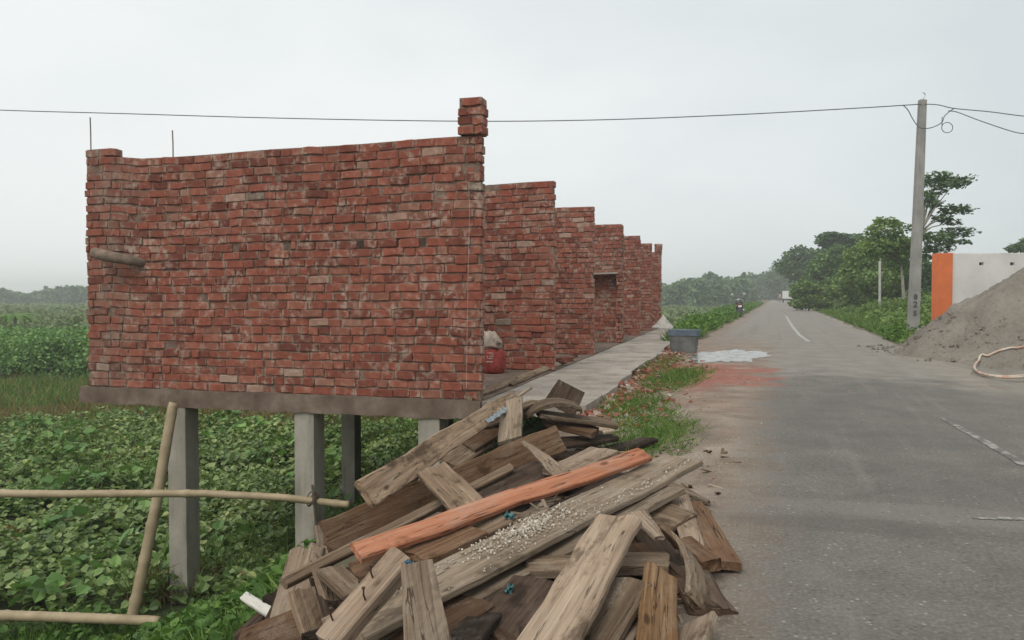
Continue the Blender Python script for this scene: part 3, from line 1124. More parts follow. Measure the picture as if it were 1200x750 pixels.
# right flank
plank((795, 581, .17), (814, 643, .09), .095, .02, 24, P_, "pale grey narrow board hanging down the right flank", tint=.82, jag=(.02, .015))
plank((806, 590, .09), (849, 664, .05), .155, .035, 33, B_, "brown board with a dark cut end at the right edge of the pile", tint=.85)
plank((783, 627, .19), (815, 712, .05), .13, .022, 10, W_, "curved board seen on its pale edge in the right flank", bend=.05, tint=.9)
plank((798, 652, .07), (833, 718, .03), .155, .03, 40, D_, "wide dark board lying low on the right flank", tint=1.5)
plank((733, 590, .16), (803, 614, .13), .20, .03, 28, W_, "flat dusty brown board under the right end of the crumb strewn board", tint=.78)
plank((746, 600, .275), (774, 632, .21), .085, .018, 18, P_, "small pale triangular scrap beside the tip of the broad pale board", taper=(1.1, .5), tint=.85)
plank((781, 566, .07), (833, 590, .03), .10, .02, 7, P_, "thin tapering stick lying on the dirt at the far right of the pile", taper=(1, .25), tint=.6)
plank((800, 636, .10), (836, 665, .08), .085, .05, 18, B_, "short brown block with a square end in the right flank", tint=.7)
plank((812, 676, .03), (848, 719, .03), .12, .025, 22, D_, "dark splintered piece at the foot of the right flank", tint=1.4)
plank((788, 795, .04), (812, 733, .05), .19, .03, 44, P_, "pale board end at the bottom right of the pile", tint=.75)
plank((716, 770, .05), (741, 727, .07), .11, .03, 30, P_, "pale board end in the gap left of the reddish brown board", tint=.62)
plank((752, 610, .12), (790, 668, .06), .14, .03, 34, D_, "dark board deep in the gap on the right flank", tint=.6)  # tint darkened to paint in the gap's shade
plank((740, 640, .13), (800, 700, .03), .12, .03, 26, B_, "brown board in shade behind the curved edge board", tint=.4)  # low tint is shade painted into the board
plank((770, 588, .10), (800, 600, .09), .10, .02, 14, D_, "dark scrap behind the pale grey narrow board", tint=1.1)
# left flank, sliding down the bank
plank((362, 641, -.01), (331, 748, -.33), .185, .03, 38, P_, "wide pale board with dark cracks at the left side of the pile", jag=(.01, .02), tint=.70)
plank((352, 690, -.02), (381, 780, -.25), .125, .03, 31, W_, "light brown board sloping down at the lower left of the pile", tint=1.05)
plank((380, 668, .02), (404, 745, -.12), .11, .03, 26, W_, "round ended grey board in the left hollow of the pile", tint=.85, jag=(.04, .02))
plank((386, 668, .05), (428, 706, .01), .11, .03, 26, W_, "short grey board right of the round ended board", tint=.72)
plank((275, 765, -.42), (372, 728, -.13), .20, .035, 44, B_, "wide dark brown board at the bottom left corner of the pile", tint=.58, jag=(.04, .04))
plank((287, 699, -.42), (326, 725, -.30), .05, .03, 13, MAT_WHITEWOOD, "short white painted stick at the left end of the pile", jag=(.004, .004))
plank((372, 640, -.03), (380, 668, -.06), .085, .03, 18, P_, "small pale block between the brown board and the thin batten", tint=.75)
plank((276, 750, -.52), (312, 718, -.38), .07, .03, 10, D_, "dark stick under the white painted stick", tint=.9)
plank((374, 618, -.24), (384, 662, -.30), .07, .025, 12, P_, "pale board end standing behind the long brown board", tint=.55)
plank((310, 772, -.42), (352, 690, -.17), .17, .03, 40, D_, "dark board under the wide pale cracked board", tint=.8)
plank((425, 775, -.10), (392, 695, -.05), .16, .03, 40, D_, "dark brown board under the light brown sloping board", tint=.8)
# lower layer seen in the gaps, tinted down to paint in their shade
plank((540, 795, .0), (632, 681, .10), .20, .03, 56, D_, "wide dark board in the shadow left of the broad pale board", tint=1.0)
plank((455, 775, .02), (560, 705, .07), .18, .03, 34, B_, "brown board low in the gap right of the split board", tint=.42)
plank((590, 765, .0), (660, 684, .05), .12, .03, 26, D_, "narrow dark board in the deep gap beside the broad pale board", tint=.55)
plank((410, 712, .02), (486, 676, .05), .14, .03, 22, D_, "dark board in the hollow behind the nailed batten", tint=.7)
plank((425, 688, .05), (470, 668, .08), .10, .025, 14, D_, "dark scrap under the orange board's lower end", tint=.9)
plank((640, 690, .03), (725, 690, .04), .18, .03, 30, D_, "dark board under the horizontal grey brown board", tint=.6)
# buried layer that carries the rest
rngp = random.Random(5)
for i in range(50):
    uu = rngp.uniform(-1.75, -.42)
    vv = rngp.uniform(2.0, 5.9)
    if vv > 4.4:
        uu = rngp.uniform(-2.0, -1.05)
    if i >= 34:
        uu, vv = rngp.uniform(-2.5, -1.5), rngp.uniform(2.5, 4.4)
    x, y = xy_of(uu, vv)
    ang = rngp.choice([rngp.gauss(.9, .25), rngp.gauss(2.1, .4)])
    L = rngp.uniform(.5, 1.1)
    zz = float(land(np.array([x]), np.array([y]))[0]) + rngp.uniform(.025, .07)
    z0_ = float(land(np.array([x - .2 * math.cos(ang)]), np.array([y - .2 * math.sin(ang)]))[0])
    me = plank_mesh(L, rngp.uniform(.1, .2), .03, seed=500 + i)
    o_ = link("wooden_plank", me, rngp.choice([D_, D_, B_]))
    o_.location = (x, y, zz)
    o_.rotation_euler = (rngp.gauss(0, .12), rngp.gauss(0, .07), ang)
    k = rngp.uniform(.25, .5)  # dark tint paints the pile's gap shade into each board
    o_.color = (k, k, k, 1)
    tag(o_, "dirty board, shade painted into its colour, buried in the bottom layer of the pile", "plank", "boards buried in the pile")

# nails on the square batten and in the long board are parts of their boards
MAT_NAIL = plain("rusty_nail", (.09, .055, .04), .6, .3, .5)
def nails(board, spots, ln=.045):
    for (fx, fy) in spots:
        b = MB()
        b.tube([(0, 0, -.01), (.004, .002, ln * .6), (.014, .004, ln)], .0028, 6)
        b.tube([(.013, .004, ln), (.0145, .0043, ln + .003)], .006, 8)
        n_ = b.build("nail", MAT_NAIL, board)
        n_.location = (fx, fy, .03)
nailed = [o for o in PLANKS if "with nails" in o['label']][0]
nails(nailed, [(-.12, .02), (-.02, -.02), (.05, .015)])

# white crumbs (broken plaster) on the long board: loose stuff
t = NT("plaster_crumb")
MAT_CRUMB = t.finish(t.ramp(t.attr('rnd'), [(0, (.27, .22, .165)), (.5, (.43, .38, .31)), (1, (.60, .55, .48))]), .9, None, .1)
CUBE_V = np.array([(x, y, z) for x in (-.5, .5) for y in (-.5, .5) for z in (-.5, .5)])
CUBE_F = [(0, 1, 3, 2), (4, 6, 7, 5), (0, 4, 5, 1), (2, 3, 7, 6), (0, 2, 6, 4), (1, 5, 7, 3)]
def crumbs(name, board, n, fx, fy, size, mat, label, sig=.5):
    M = np.array(board.matrix_world)
    L = max(abs(v.co.x) for v in board.data.vertices)
    Wd = max(abs(v.co.y) for v in board.data.vertices)
    T = max(v.co.z for v in board.data.vertices)
    lx = RNG.normal((fx[0] + fx[1]) / 2, (fx[1] - fx[0]) / 2 * sig, n) * L
    ly = RNG.normal((fy[0] + fy[1]) / 2, (fy[1] - fy[0]) / 2 * sig, n) * Wd
    ok = np.abs(ly) < Wd * .96
    lx, ly = lx[ok], ly[ok]
    n = len(lx)
    s = RNG.uniform(size[0], size[1], n)
    P = np.stack([lx, ly, np.full(n, T) + s * .25, np.ones(n)], 1) @ M.T
    V, F, A = scatter(CUBE_V, CUBE_F, P[:, :3], rand_dirs(n), rand_dirs(n), np.stack([s, s * RNG.uniform(.6, 1.2, n), s * .6], 1), RNG.random(n))
    o = link(name, mesh_np(name, V, [F], A), mat)
    return kind(o, 'stuff', label)
bpy.context.view_layer.update()
crumbs("plaster_crumbs", BIG, 700, (-.44, .16), (-.35, 1.0), (.004, .011), MAT_CRUMB, "white plaster crumbs scattered over the longest grey board")
crumbs("plaster_crumbs", BIG, 260, (-.1, .98), (-1.0, -.5), (.003, .008), MAT_CRUMB, "white plaster crumbs along the lower edge of the longest grey board", .8)
crumbs("plaster_crumbs", BIG, 60, (-.78, -.66), (-.1, 1.0), (.005, .012), MAT_CRUMB, "few white crumbs near the low end of the longest grey board")

# boards along the walkway foot of the wall
plank((548, 466, .13), (655, 427, .13), .09, .045, 6, W_, "long grey batten lying along the wall foot on the walkway", tint=1.1, group="battens along the walkway")
plank((598, 451, .12), (668, 421, .12), .07, .03, 4, W_, "shorter dark batten lying beside the long one on the walkway", tint=.7, group="battens along the walkway")

# splinters and chips of wood lying in and round the pile
ns_ = 420
uu = RNG.normal(-.95, .45, ns_)
vv = RNG.uniform(2.2, 6.0, ns_)
sx_, sy_ = xy_of(uu, vv)
ok = (uu < -.28) & (uu > -2.4)
sx_, sy_ = sx_[ok], sy_[ok]
ns_ = len(sx_)
sl = RNG.uniform(.03, .16, ns_)
V, F, A = scatter(CUBE_V, CUBE_F, np.stack([sx_, sy_, land(sx_, sy_) + RNG.uniform(.004, .03, ns_)], 1), up_dirs(ns_), rand_dirs(ns_), np.stack([RNG.uniform(.006, .022, ns_), sl, RNG.uniform(.003, .010, ns_)], 1), RNG.random(ns_))
t = NT("wood_splinter")
MAT_SPL = t.finish(t.ramp(t.attr('rnd'), [(0, (.07, .045, .03)), (.5, (.20, .15, .105)), (1, (.40, .33, .25))]), .95, None, .1)
kind(link("wood_splinters", mesh_np("wood_splinters", V, [F], A), MAT_SPL), 'stuff', "splinters and chips of wood strewn round the pile")

# rags
def rag(pix, size, mat, label, seed):
    rng = np.random.default_rng(seed)
    p = at(*pix)
    n = 9
    V, F = [], []
    for j in range(n):
        for i in range(n):
            a, b = i / (n - 1) - .5, j / (n - 1) - .5
            V.append((a * size[0] + rng.normal(0, .004), .012 * math.sin(9 * a + seed) + .010 * math.sin(13 * b + 2) + rng.normal(0, .003) + .25 * size[0] * b * a, b * size[1] + rng.normal(0, .004)))
    for j in range(n - 1):
        for i in range(n - 1):
            q = j * n + i
            F.append((q, q + 1, q + n + 1, q + n))
    o = link("rag", mesh_np("rag", V, [np.array(F)], smooth=True), mat)
    so = o.modifiers.new("solid", 'SOLIDIFY')
    so.thickness = .003
    o.scale = (.75, .75, .75)
    o.location = p
    o.rotation_euler = (.2, .3, .2)
    tag(o, label, "rag", "torn plastic scraps in the pile")
MAT_BLUE = plain("blue_plastic", (.04, .13, .21), .5, .4, 0, .5, 30)
MAT_TEAL = plain("teal_plastic", (.06, .19, .20), .5, .4, 0, .4, 30)
MAT_GREYRAG = plain("grey_green_rag", (.16, .19, .15), .9, .1, 0, .4, 30)
rag((512, 527, 4.55), (.055, .05), MAT_BLUE, "crumpled blue plastic scrap under the frayed edge of the splintered board", 1)
rag((511, 537, 4.52), (.05, .04), MAT_GREYRAG, "grey green rag hanging just below the crumpled blue scrap", 2)
rag((597, 691, 2.86), (.032, .035), MAT_TEAL, "small teal scrap under the longest grey board", 3)
rag((597, 605, 3.5), (.05, .03), MAT_TEAL, "teal grey scrap tucked beneath the orange board", 4)
rag((544, 496, 5.0), (.05, .03), MAT_BLUE, "blue scrap stuck on the upper half of the splintered board", 5)
rag((480, 662, 2.42), (.028, .014), MAT_BLUE, "tiny dark blue scrap near the top of the split board", 6)
# the blue and white lettered sticker on the splintered board
bpy.context.view_layer.update()
EL = max(abs(v.co.x) for v in E_.data.vertices) * 2
V, F = [], []
for k in range(25):
    fx = EL * (.13 + .21 * k / 24)
    f = .5 + fx / EL
    z = .0165 + .055 * (1 - (2 * f - 1) ** 2) + .004
    V += [(fx, -.052 + .004 * math.sin(k), z), (fx, -.022 + .004 * math.sin(k * 1.7), z)]
for k in range(24):
    F.append((2 * k, 2 * k + 2, 2 * k + 3, 2 * k + 1))
t = NT("printed_tape")
n = t.noise(t.map(t.coord('Object'), (55, 90, 1)), 1.0, 3, .6)
MAT_TAPE = t.finish(t.ramp(n, [(.40, (.05, .15, .24)), (.50, (.36, .38, .38))]), .5, None, .3)
link("printed_tape", mesh_np("printed_tape", V, [np.array(F)]), MAT_TAPE, E_)

# ------------------------------------------------------------------ bamboo
def bamboo_mat(name, a, b, node):
    t = NT(name)
    pos = t.coord('pos')
    n = t.noise(pos, 5, 5, .6)
    n2 = t.noise(pos, 40, 3, .6)
    c = t.ramp(n, [(.3, a), (.7, b)])
    c = t.mix(t.mul(t.ss(n2, .55, .75), .5), c, node)
    return t.finish(c, .6, t.bump(n2, .2, .004), .35)
MAT_BAMBOO = bamboo_mat("dry_bamboo", (.27, .21, .125), (.43, .345, .22), (.13, .095, .055))
def bamboo(pts, r, label, node_gap=.38):
    """pts: world points; swollen nodes every node_gap metres"""
    P, R = [], []
    total = sum((pts[i + 1] - pts[i]).length for i in range(len(pts) - 1))
    done, s_next = 0.0, 0.0
    for i in range(len(pts) - 1):
        a, b = pts[i], pts[i + 1]
        n = max(2, int((b - a).length / .045))
        for k in range(n):
            f = k / n
            d = done + (b - a).length * f
            ph = (d % node_gap) / node_gap
            bulge = .26 * math.exp(-((ph - .5) * node_gap / .02) ** 2) - .05 * math.exp(-((ph - .5) * node_gap / .06) ** 2)
            p = a.lerp(b, f)
            P.append((p.x + .006 * math.sin(d * 2.1), p.y, p.z + .008 * math.sin(d * 1.3)))
            R.append(r * (1 - .12 * d / total) * (1 + bulge))
        done += (b - a).length
    P.append(tuple(pts[-1]))
    R.append(r * .86)
    m = MB()
    m.tube(P, R, 10)
    o = m.build("bamboo_pole", MAT_BAMBOO, smooth=True)
    return tag(o, label, "bamboo pole")

x_ = building_xy(205, -.18)
top_ = Vector((F1.x - x_ * BRC - .18 * BRS, F1.y + x_ * BRS - .18 * BRC, 0))
dt = proj(top_)[2]
bamboo([at(155, 724, 8.35), at(183, 590, dt - .25), at(204, 472, dt - .05)], .060, "bamboo pole leaning against the nearest concrete post under the brick building")
bamboo([at(-60, 578, 8.2), at(70, 580, 8.15), at(240, 578, 8.1), at(330, 582, 8.05), at(409, 591, 8.0)], .041, "long horizontal bamboo rail tied across the concrete posts")
bamboo([at(-50, 720, 8.3), at(60, 724, 8.15), at(187, 728, 8.0)], .055, "thick bamboo pole lying in the weeds at the bottom left")
m = MB()
for k in range(4):
    c0 = at(366 + random.uniform(-2, 2), 583 + k * 1.5, 8.02)
    ring = [c0 + Vector((.05 * math.cos(a), .03 * math.sin(a) , .055 * math.sin(a + .6 * k))) for a in np.linspace(0, 2 * PI, 14)]
    m.tube(ring, .006, 5)
m.tube([at(366, 568, 8.0), at(368, 585, 7.97), at(371, 615, 8.0), at(369, 634, 8.03)], [.012, .018, .014, .008], 6)
tag(m.build("rope_lashing", plain("old_rope", (.10, .08, .06), .95, .1, 0, .4, 40)), "dark rope lashing knotted round the bamboo rail end", "rope")
# short pole stub jutting from the first wall
c0 = at(112, 297, 9.12)
m = MB()
m.tube([at(110, 296, 9.05), at(125, 300, 9.0), at(150, 304.5, 9.02), at(168, 308, 9.10), at(176, 309, 9.3)], [.062, .066, .058, .05, .045], 10)
tag(m.build("scaffold_stub", plain("old_pole_wood", (.20, .15, .115), .9, .15, 0, .35, 14), smooth=True), "short weathered wooden stub jutting from the left end of the near brick wall", "wood stub")
# plumb line hanging down the near wall's corner
m = MB()
m.tube([at(550.5, 232, 7.97), at(548, 350, 7.97), at(546.5, 455, 7.97)], .0016, 5)
tag(m.build("mason_string", plain("white_string", (.45, .40, .35), .8, .1)), "thin white mason's string hanging down the corner of the near wall", "string")

# ------------------------------------------------------------------ cement sack
t = NT("sack_white")
MAT_SACKW = t.finish(t.ramp(t.noise(t.coord('Object'), 18, 5), [(.3, (.26, .20, .16)), (.7, (.52, .45, .38))]), .8, t.bump(t.noise(t.coord('Object'), 25, 4), .6, .02), .2)
t = NT("sack_red")
MAT_SACKR = t.finish(t.ramp(t.noise(t.coord('Object'), 22, 5), [(.3, (.22, .034, .030)), (.7, (.37, .075, .062))]), .75, t.bump(t.noise(t.coord('Object'), 25, 4), .5, .02), .25)
sp = on(573.5, 438.5, SLAB)
sack = empty("cement_sack", (sp.x + .03, sp.y + .12, SLAB), -.15)
tag(sack, "red and white cement sack standing open behind the near wall's corner", "sack")
def blob(name, prof, seg, mat, parent, squash, rough, seed):
    V, F = [], []
    for j, (r, z) in enumerate(prof):
        for k in range(seg):
            a = 2 * PI * k / seg
            rr = r * (1 + (.10 * math.sin(4 * a + 7 * z) + .07 * math.sin(7 * a + seed - 5 * z)) * (rough > .3) + rough * mnoise.noise(Vector((math.cos(a) * 2.2 + seed, math.sin(a) * 2.2, z * 9))))
            ca, sa = math.cos(a), math.sin(a)
            ca = math.copysign(abs(ca) ** .7, ca)
            sa = math.copysign(abs(sa) ** .7, sa)
            V.append((rr * ca, rr * squash * sa, z + rough * .05 * mnoise.noise(Vector((ca * 3, sa * 3, seed + z)))))
    for j in range(len(prof) - 1):
        for k in range(seg):
            F.append((j * seg + k, j * seg + (k + 1) % seg, (j + 1) * seg + (k + 1) % seg, (j + 1) * seg + k))
    fl = [np.array(F), np.array([list(range(seg))[::-1], [(len(prof) - 1) * seg + k for k in range(seg)]])]
    return link(name, mesh_np(name, V, fl, smooth=True), mat, parent)
blob("body", [(.11, 0), (.158, .02), (.172, .10), (.165, .19), (.168, .27), (.150, .325), (.135, .35)], 36, MAT_SACKR, sack, .62, .31, 1)
mouth = blob("open_mouth", [(.135, .335), (.118, .37), (.140, .42), (.150, .47), (.115, .53), (.08, .575), (.055, .56), (.05, .48), (.02, .45)], 36, MAT_SACKW, sack, .60, .48, 4)
for v in mouth.data.vertices:
    v.co.x -= .20 * max(0, v.co.z - .36)
    if v.co.x > .02 and v.co.z > .42:
        v.co.z -= .35 * (v.co.x - .02)
m = MB()
m.tube([(.158 * math.cos(a), .098 * math.sin(a), .352 + .012 * math.sin(3 * a)) for a in np.linspace(0, 2 * PI, 20)], .014, 6)
sack.scale = (.92, .92, 1.0)
m.build("tie", plain("brown_twine", (.12, .07, .05), .9, .1), sack)
sg = MB()
for i, (w_, z_) in enumerate(((.10, .285), (.09, .26), (.10, .235), (.085, .21))):
    for k in range(4):
        sg.box((-.035 + k * .027 - .01, -.118, z_), (.016 if (i + k) % 3 else .007, .004, .013))
sg.box((-.012, -.118, .165), (.10, .004, .010))
sg.build("printed_lettering", plain("white_print", (.62, .55, .50), .8, .1), sack)

# ------------------------------------------------------------------ tub, cement heap, brick rubble
tp = on(804, 414.5, 0.0)
tub = empty("mixing_tub", (tp.x, tp.y + .2, 0.0), -RA)
tag(tub, "dark grey tub with a blue rim standing beside the pale puddle", "tub")
m = MB()
prof = [(.0, .0, .0), (.245, .0, .0), (.30, .445, .0), (.285, .445, .0), (.235, .03, .0), (0, .03, 0)]
V, F, seg = [], [], 32
for r, z, _ in prof:
    for k in range(seg):
        a = 2 * PI * k / seg
        ca, sa = math.cos(a), math.sin(a)
        q = (abs(ca) ** 5 + abs(sa) ** 5) ** (-1 / 5)
        V.append((r * ca * q, r * sa * q * .85, z))
for j in range(len(prof) - 1):
    for k in range(seg):
        F.append((j * seg + k, j * seg + (k + 1) % seg, (j + 1) * seg + (k + 1) % seg, (j + 1) * seg + k))
link("shell", mesh_np("shell", V, [np.array(F)]), plain("dark_grey_plastic", (.150, .155, .152), .75, .3, 0, .35, 5), tub)
V, F = [], []
for r, z in ((.287, .36), (.305, .36), (.316, .45), (.320, .472), (.300, .472), (.288, .448)):
    for k in range(seg):
        a = 2 * PI * k / seg
        ca, sa = math.cos(a), math.sin(a)
        q = (abs(ca) ** 5 + abs(sa) ** 5) ** (-1 / 5)
        V.append((r * ca * q, r * sa * q * .85, z))
for j in range(5):
    for k in range(seg):
        F.append((j * seg + k, j * seg + (k + 1) % seg, (j + 1) * seg + (k + 1) % seg, (j + 1) * seg + k))
link("rim", mesh_np("rim", V, [np.array(F)]), plain("faded_blue_plastic", (.125, .165, .205), .7, .3, 0, .3, 6), tub)
wv = [(.28 * math.cos(a) * (abs(math.cos(a)) ** 5 + abs(math.sin(a)) ** 5) ** -.2, .85 * .28 * math.sin(a) * (abs(math.cos(a)) ** 5 + abs(math.sin(a)) ** 5) ** -.2, .40) for a in np.linspace(0, 2 * PI, 33)[:-1]]
link("water_fill", mesh_np("water_fill", wv, [np.array([list(range(32))])]), MAT_PUDDLE, tub)

def heap(name, cx, cy, rx, ry, h, z0, mat, label, seed, n=40, p=1.3, rough=.1):
    V, F = [], []
    for j in range(n + 1):
        for i in range(n + 1):
            a, b = (i / n - .5) * 2.2, (j / n - .5) * 2.2
            r = math.hypot(a, b)
            k = max(0, 1 - r) ** p
            z = h * k * (1 + rough * 2 * mnoise.noise(Vector((a * 2.5 + seed, b * 2.5, 0)))) + (h * rough * .5 * mnoise.noise(Vector((a * 9, b * 9, seed))) if r < 1 else 0)
            V.append((a * rx, b * ry, z - (.03 if r >= 1 else 0)))
    for j in range(n):
        for i in range(n):
            q = j * (n + 1) + i
            F.append((q, q + 1, q + n + 2, q + n + 1))
    o = link(name, mesh_np(name, V, [np.array(F)], smooth=True), mat)
    o.location = (cx, cy, z0)
    o.rotation_euler = (0, 0, -BA)
    return tag(o, label, "heap")
MAT_CEM = concrete("pale_cement_powder", [(.33, .31, .275), (.44, .415, .375), (.54, .51, .465)], 7)
hp = at(777, 386, 27.2)
heap("cement_heap", hp.x, hp.y, .42, .5, .42, SLAB - .01, MAT_CEM, "small pale cement heap at the far end of the walkway", 3)

t = NT("brick_rubble")
MAT_RUB = t.finish(t.ramp(t.attr('rnd'), [(0, (.15, .055, .04)), (.4, (.25, .085, .058)), (.65, (.30, .15, .11)), (.8, (.28, .22, .175)), (1, (.42, .37, .31))]), .95, t.bump(t.noise(t.coord('pos'), 60, 3), .5, .006), .1)
def rubble(name, n, fu, fv, size, label, keep=None):
    uu, vv = fu(n), fv(n)
    x, y = xy_of(uu, vv)
    s = RNG.uniform(0, 1, n) ** 2.5 * (size[1] - size[0]) + size[0]
    z = land(x, y) + s * .22
    P = np.stack([x, y, z], 1)
    V, F, A = scatter(CUBE_V + RNG.normal(0, .1, CUBE_V.shape), CUBE_F, P, rand_dirs(n) + np.array([0, 0, 1.2]), rand_dirs(n), np.stack([s * 1.3, s * RNG.uniform(.6, 1.1, n), s * .6], 1), RNG.random(n))
    o = link(name, mesh_np(name, V, [F], A), MAT_RUB)
    return kind(o, 'stuff', label)
edge_u = lambda v: -1.80 - .048 * (v - 7.5)
vtmp = RNG.uniform(6.9, 21, 2600)
rubble("brick_rubble", 2600, lambda n: edge_u(vtmp) + np.abs(RNG.normal(0, .28, n)) * np.clip(1.6 - (vtmp - 7) * .07, .3, 2), lambda n: vtmp, (.008, .060), "broken red brick pieces strewn along the walkway edge")
rubble("brick_chips", 700, lambda n: RNG.normal(-.1, .75, n), lambda n: RNG.normal(11.3, .8, n), (.006, .03), "small red brick chips in the dust on the road edge")
rubble("gravel", 2600, lambda n: RNG.normal(-.55, .50, n), lambda n: RNG.uniform(2.3, 12, n), (.004, .024), "loose chips and gravel on the dirt shoulder")

# loose bricks lying at the foot of the third wall
def loose_bricks(spots, lab):
    for i, (px, py, rz, tl) in enumerate(spots):
        p = on(px, py, SLAB)
        V = BR_V * np.array([.24, .115, .072])
        fl = [np.array(f) for f in BR_F.values()]
        o = link("loose_brick", mesh_np("loose_brick", V, fl, np.full(len(V), .2 + .07 * i)), MAT_BRICK)
        o.location = (p.x, p.y, SLAB + .037 + (.03 if tl else 0))
        o.rotation_euler = (tl, tl * .5, rz)
        tag(o, lab[i], "brick", "loose bricks on the walkway")
loose_bricks([(663, 424, .3, 0), (672, 419, 1.2, .3), (681, 415, .7, 0), (657, 428, 2.0, .2)],
             ["loose brick nearest the third wall's corner pile middle", "tilted loose brick among those at the third wall's foot",
              "far loose brick beside the third wall's front corner", "near loose brick lying by the battens on the walkway"])

# ------------------------------------------------------------------ sand, hose, boundary wall
SCX, SCY = 13.0, 15.7
def sand_h(x, y):
    dx, dy = np.asarray(x, float) - SCX, np.asarray(y, float) - SCY
    r = np.hypot(dx / 5.0, dy / 4.2)
    an = np.arctan2(dy, dx)
    r = r * (1 + .07 * np.sin(3 * an + 1.2) + .045 * np.sin(7 * an) + .03 * np.sin(13 * an + 2))
    k = np.clip(1.0 - r, 0, 1)
    z = 3.2 * (1 - np.exp(-k * 1.5))
    z = z * (1 + .07 * wavy(dx * 1.3, dy * 1.3)) + np.clip(k * 6, 0, 1) * (.075 * wavy(dx * 2.2 + 3, dy * 2.9) + .035 * wavy(dx * 7, dy * 9 + 1) + .018 * np.abs(wavy(dx * 17, dy * 15)))
    # bite taken by shovels on the left foot
    for fx, fy, fr in ((-2.6, -2.4, .35), (-1.7, -2.9, .3), (-3.4, -1.2, .4), (-.6, -3.0, .35), (-2.0, -1.6, .3), (-3.0, .2, .4)):
        z = z - .13 * np.exp(-(((dx - fx) / fr) ** 2 + ((dy - fy) / (fr * .7)) ** 2)) * np.clip(k * 8, 0, 1)
    z = z - .22 * np.exp(-(((dx + 4.3) / .9) ** 2 + ((dy + 1.6) / .35) ** 2)) * np.clip(k * 8, 0, 1)
    return np.where(k > 0, np.maximum(z, -.05), -.05)
n = 220
xs_ = np.linspace(SCX - 6.8, SCX + 6.8, n)
ys_ = np.linspace(SCY - 5.4, SCY + 5.4, n)
XX, YY = np.meshgrid(xs_, ys_)
ZZ = sand_h(XX, YY) + RNG.normal(0, .006, XX.shape) - .005
ii = np.arange(n * n).reshape(n, n)
sf = np.stack([ii[:-1, :-1], ii[:-1, 1:], ii[1:, 1:], ii[1:, :-1]], -1).reshape(-1, 4)
t = NT("river_sand")
pos = t.coord('pos')
a = t.noise(pos, 1.2, 6, .6)
b = t.noise(pos, 14, 5, .65)
c = t.ramp(a, [(.3, (0.206, 0.183, 0.154)), (.55, (0.277, 0.249, 0.212)), (.75, (0.342, 0.311, 0.269))])
c = t.mix(t.mul(t.ss(b, .52, .72), .5), c, (.145, .125, .105))
MAT_SAND = t.finish(c, .95, t.bump(t.noise(pos, 90, 3, .7), .8, .012, t.bump(b, .9, .07)), .1)
sand = link("sand_pile", mesh_np("sand_pile", np.stack([XX, YY, ZZ], -1).reshape(-1, 3), [sf], smooth=True), MAT_SAND)
tag(sand, "big heap of grey brown sand spilling onto the right road edge", "sand heap")

# lumps of sand fallen round the foot of the heap
ns_ = 900
an_ = RNG.uniform(PI * .75, PI * 1.75, ns_)
rr_ = .96 + np.abs(RNG.normal(0, .10, ns_)) - .10 * RNG.random(ns_)
lx_, ly_ = SCX + 5.0 * rr_ * np.cos(an_), SCY + 4.2 * rr_ * np.sin(an_)
lz_ = np.maximum(sand_h(lx_, ly_), .01)
ls_ = .012 + .07 * RNG.random(ns_) ** 4
V, F, A = scatter(CUBE_V * np.array([1, 1, .8]) + RNG.normal(0, .12, CUBE_V.shape), CUBE_F, np.stack([lx_, ly_, lz_ + ls_ * .15], 1), up_dirs(ns_), rand_dirs(ns_), ls_, RNG.random(ns_))
kind(link("sand_clods", mesh_np("sand_clods", V, [F], A), MAT_SAND), 'stuff', "clods of sand fallen round the foot of the heap")

def on_sand(px, py, lift=0.0):
    r = ray(px, py)
    for d in np.arange(8, 24, .02):
        p = CAM + r * d
        if p[2] <= max(float(sand_h(p[0], p[1])), road_z(0) * 0 + .0) + lift:
            return Vector(p)
    return on(px, py, 0)
t = NT("hose_rubber")
cc = t.ramp(t.noise(t.coord('pos'), 5, 4), [(.35, (.42, .20, .14)), (.5, (.50, .38, .29)), (.7, (.60, .54, .47))])
MAT_HOSE = t.finish(cc, .6, None, .3)
loop = [(1215, 405), (1192, 408), (1172, 411), (1158, 417), (1147, 424), (1142, 431), (1146, 437), (1158, 441), (1176, 442.5), (1200, 441.5), (1225, 440)]
hp_ = [on_sand(px, py, .02) for px, py in loop]
fine = []
for i in range(len(hp_) - 1):
    p0, p1, p2, p3 = hp_[max(i - 1, 0)], hp_[i], hp_[i + 1], hp_[min(i + 2, len(hp_) - 1)]
    for k in range(8):
        f = k / 8
        q = .5 * ((2 * p1) + (p2 - p0) * f + (2 * p0 - 5 * p1 + 4 * p2 - p3) * f * f + (3 * p1 - p0 - 3 * p2 + p3) * f ** 3)
        q.z = max(q.z, float(sand_h(q.x, q.y)) + .02, .035)
        fine.append(q)
m = MB()
m.tube(fine, .019, 8)
m.tube([q + Vector((.02, -.06, -.01)) for q in fine[50:]], .016, 8)
tag(m.build("hose", MAT_HOSE, smooth=True), "loop of pale pinkish hose lying on the foot of the sand heap", "hose")

bwall = empty("boundary_wall", tuple(on(1096, 397, 0)), 0)
p0 = at(1096, 360, 24.3)
bwall.location = (p0.x, p0.y, 0)
bwall.rotation_euler = (0, 0, rad(4))
tag(bwall, "white plastered boundary wall with an orange end pillar behind the sand heap", "wall")
zt = at(1100, 297, 24.3).z
MAT_WHITEWALL = concrete("off_white_plaster", [(.58, .56, .53), (.67, .65, .62), (.73, .715, .69)], 1.1)
MAT_ORANGE = plain("orange_paint", (.70, .175, .055), .7, .3, 0, .1, 3)
m = MB()
m.box((.20, .0, zt / 2 - .15), (.40, .42, zt + .3), bev=.008)
m.build("pillar", MAT_ORANGE, bwall)
m = MB()
HH = zt - .02
segs = [(.402, 7.6, 0, 0)]
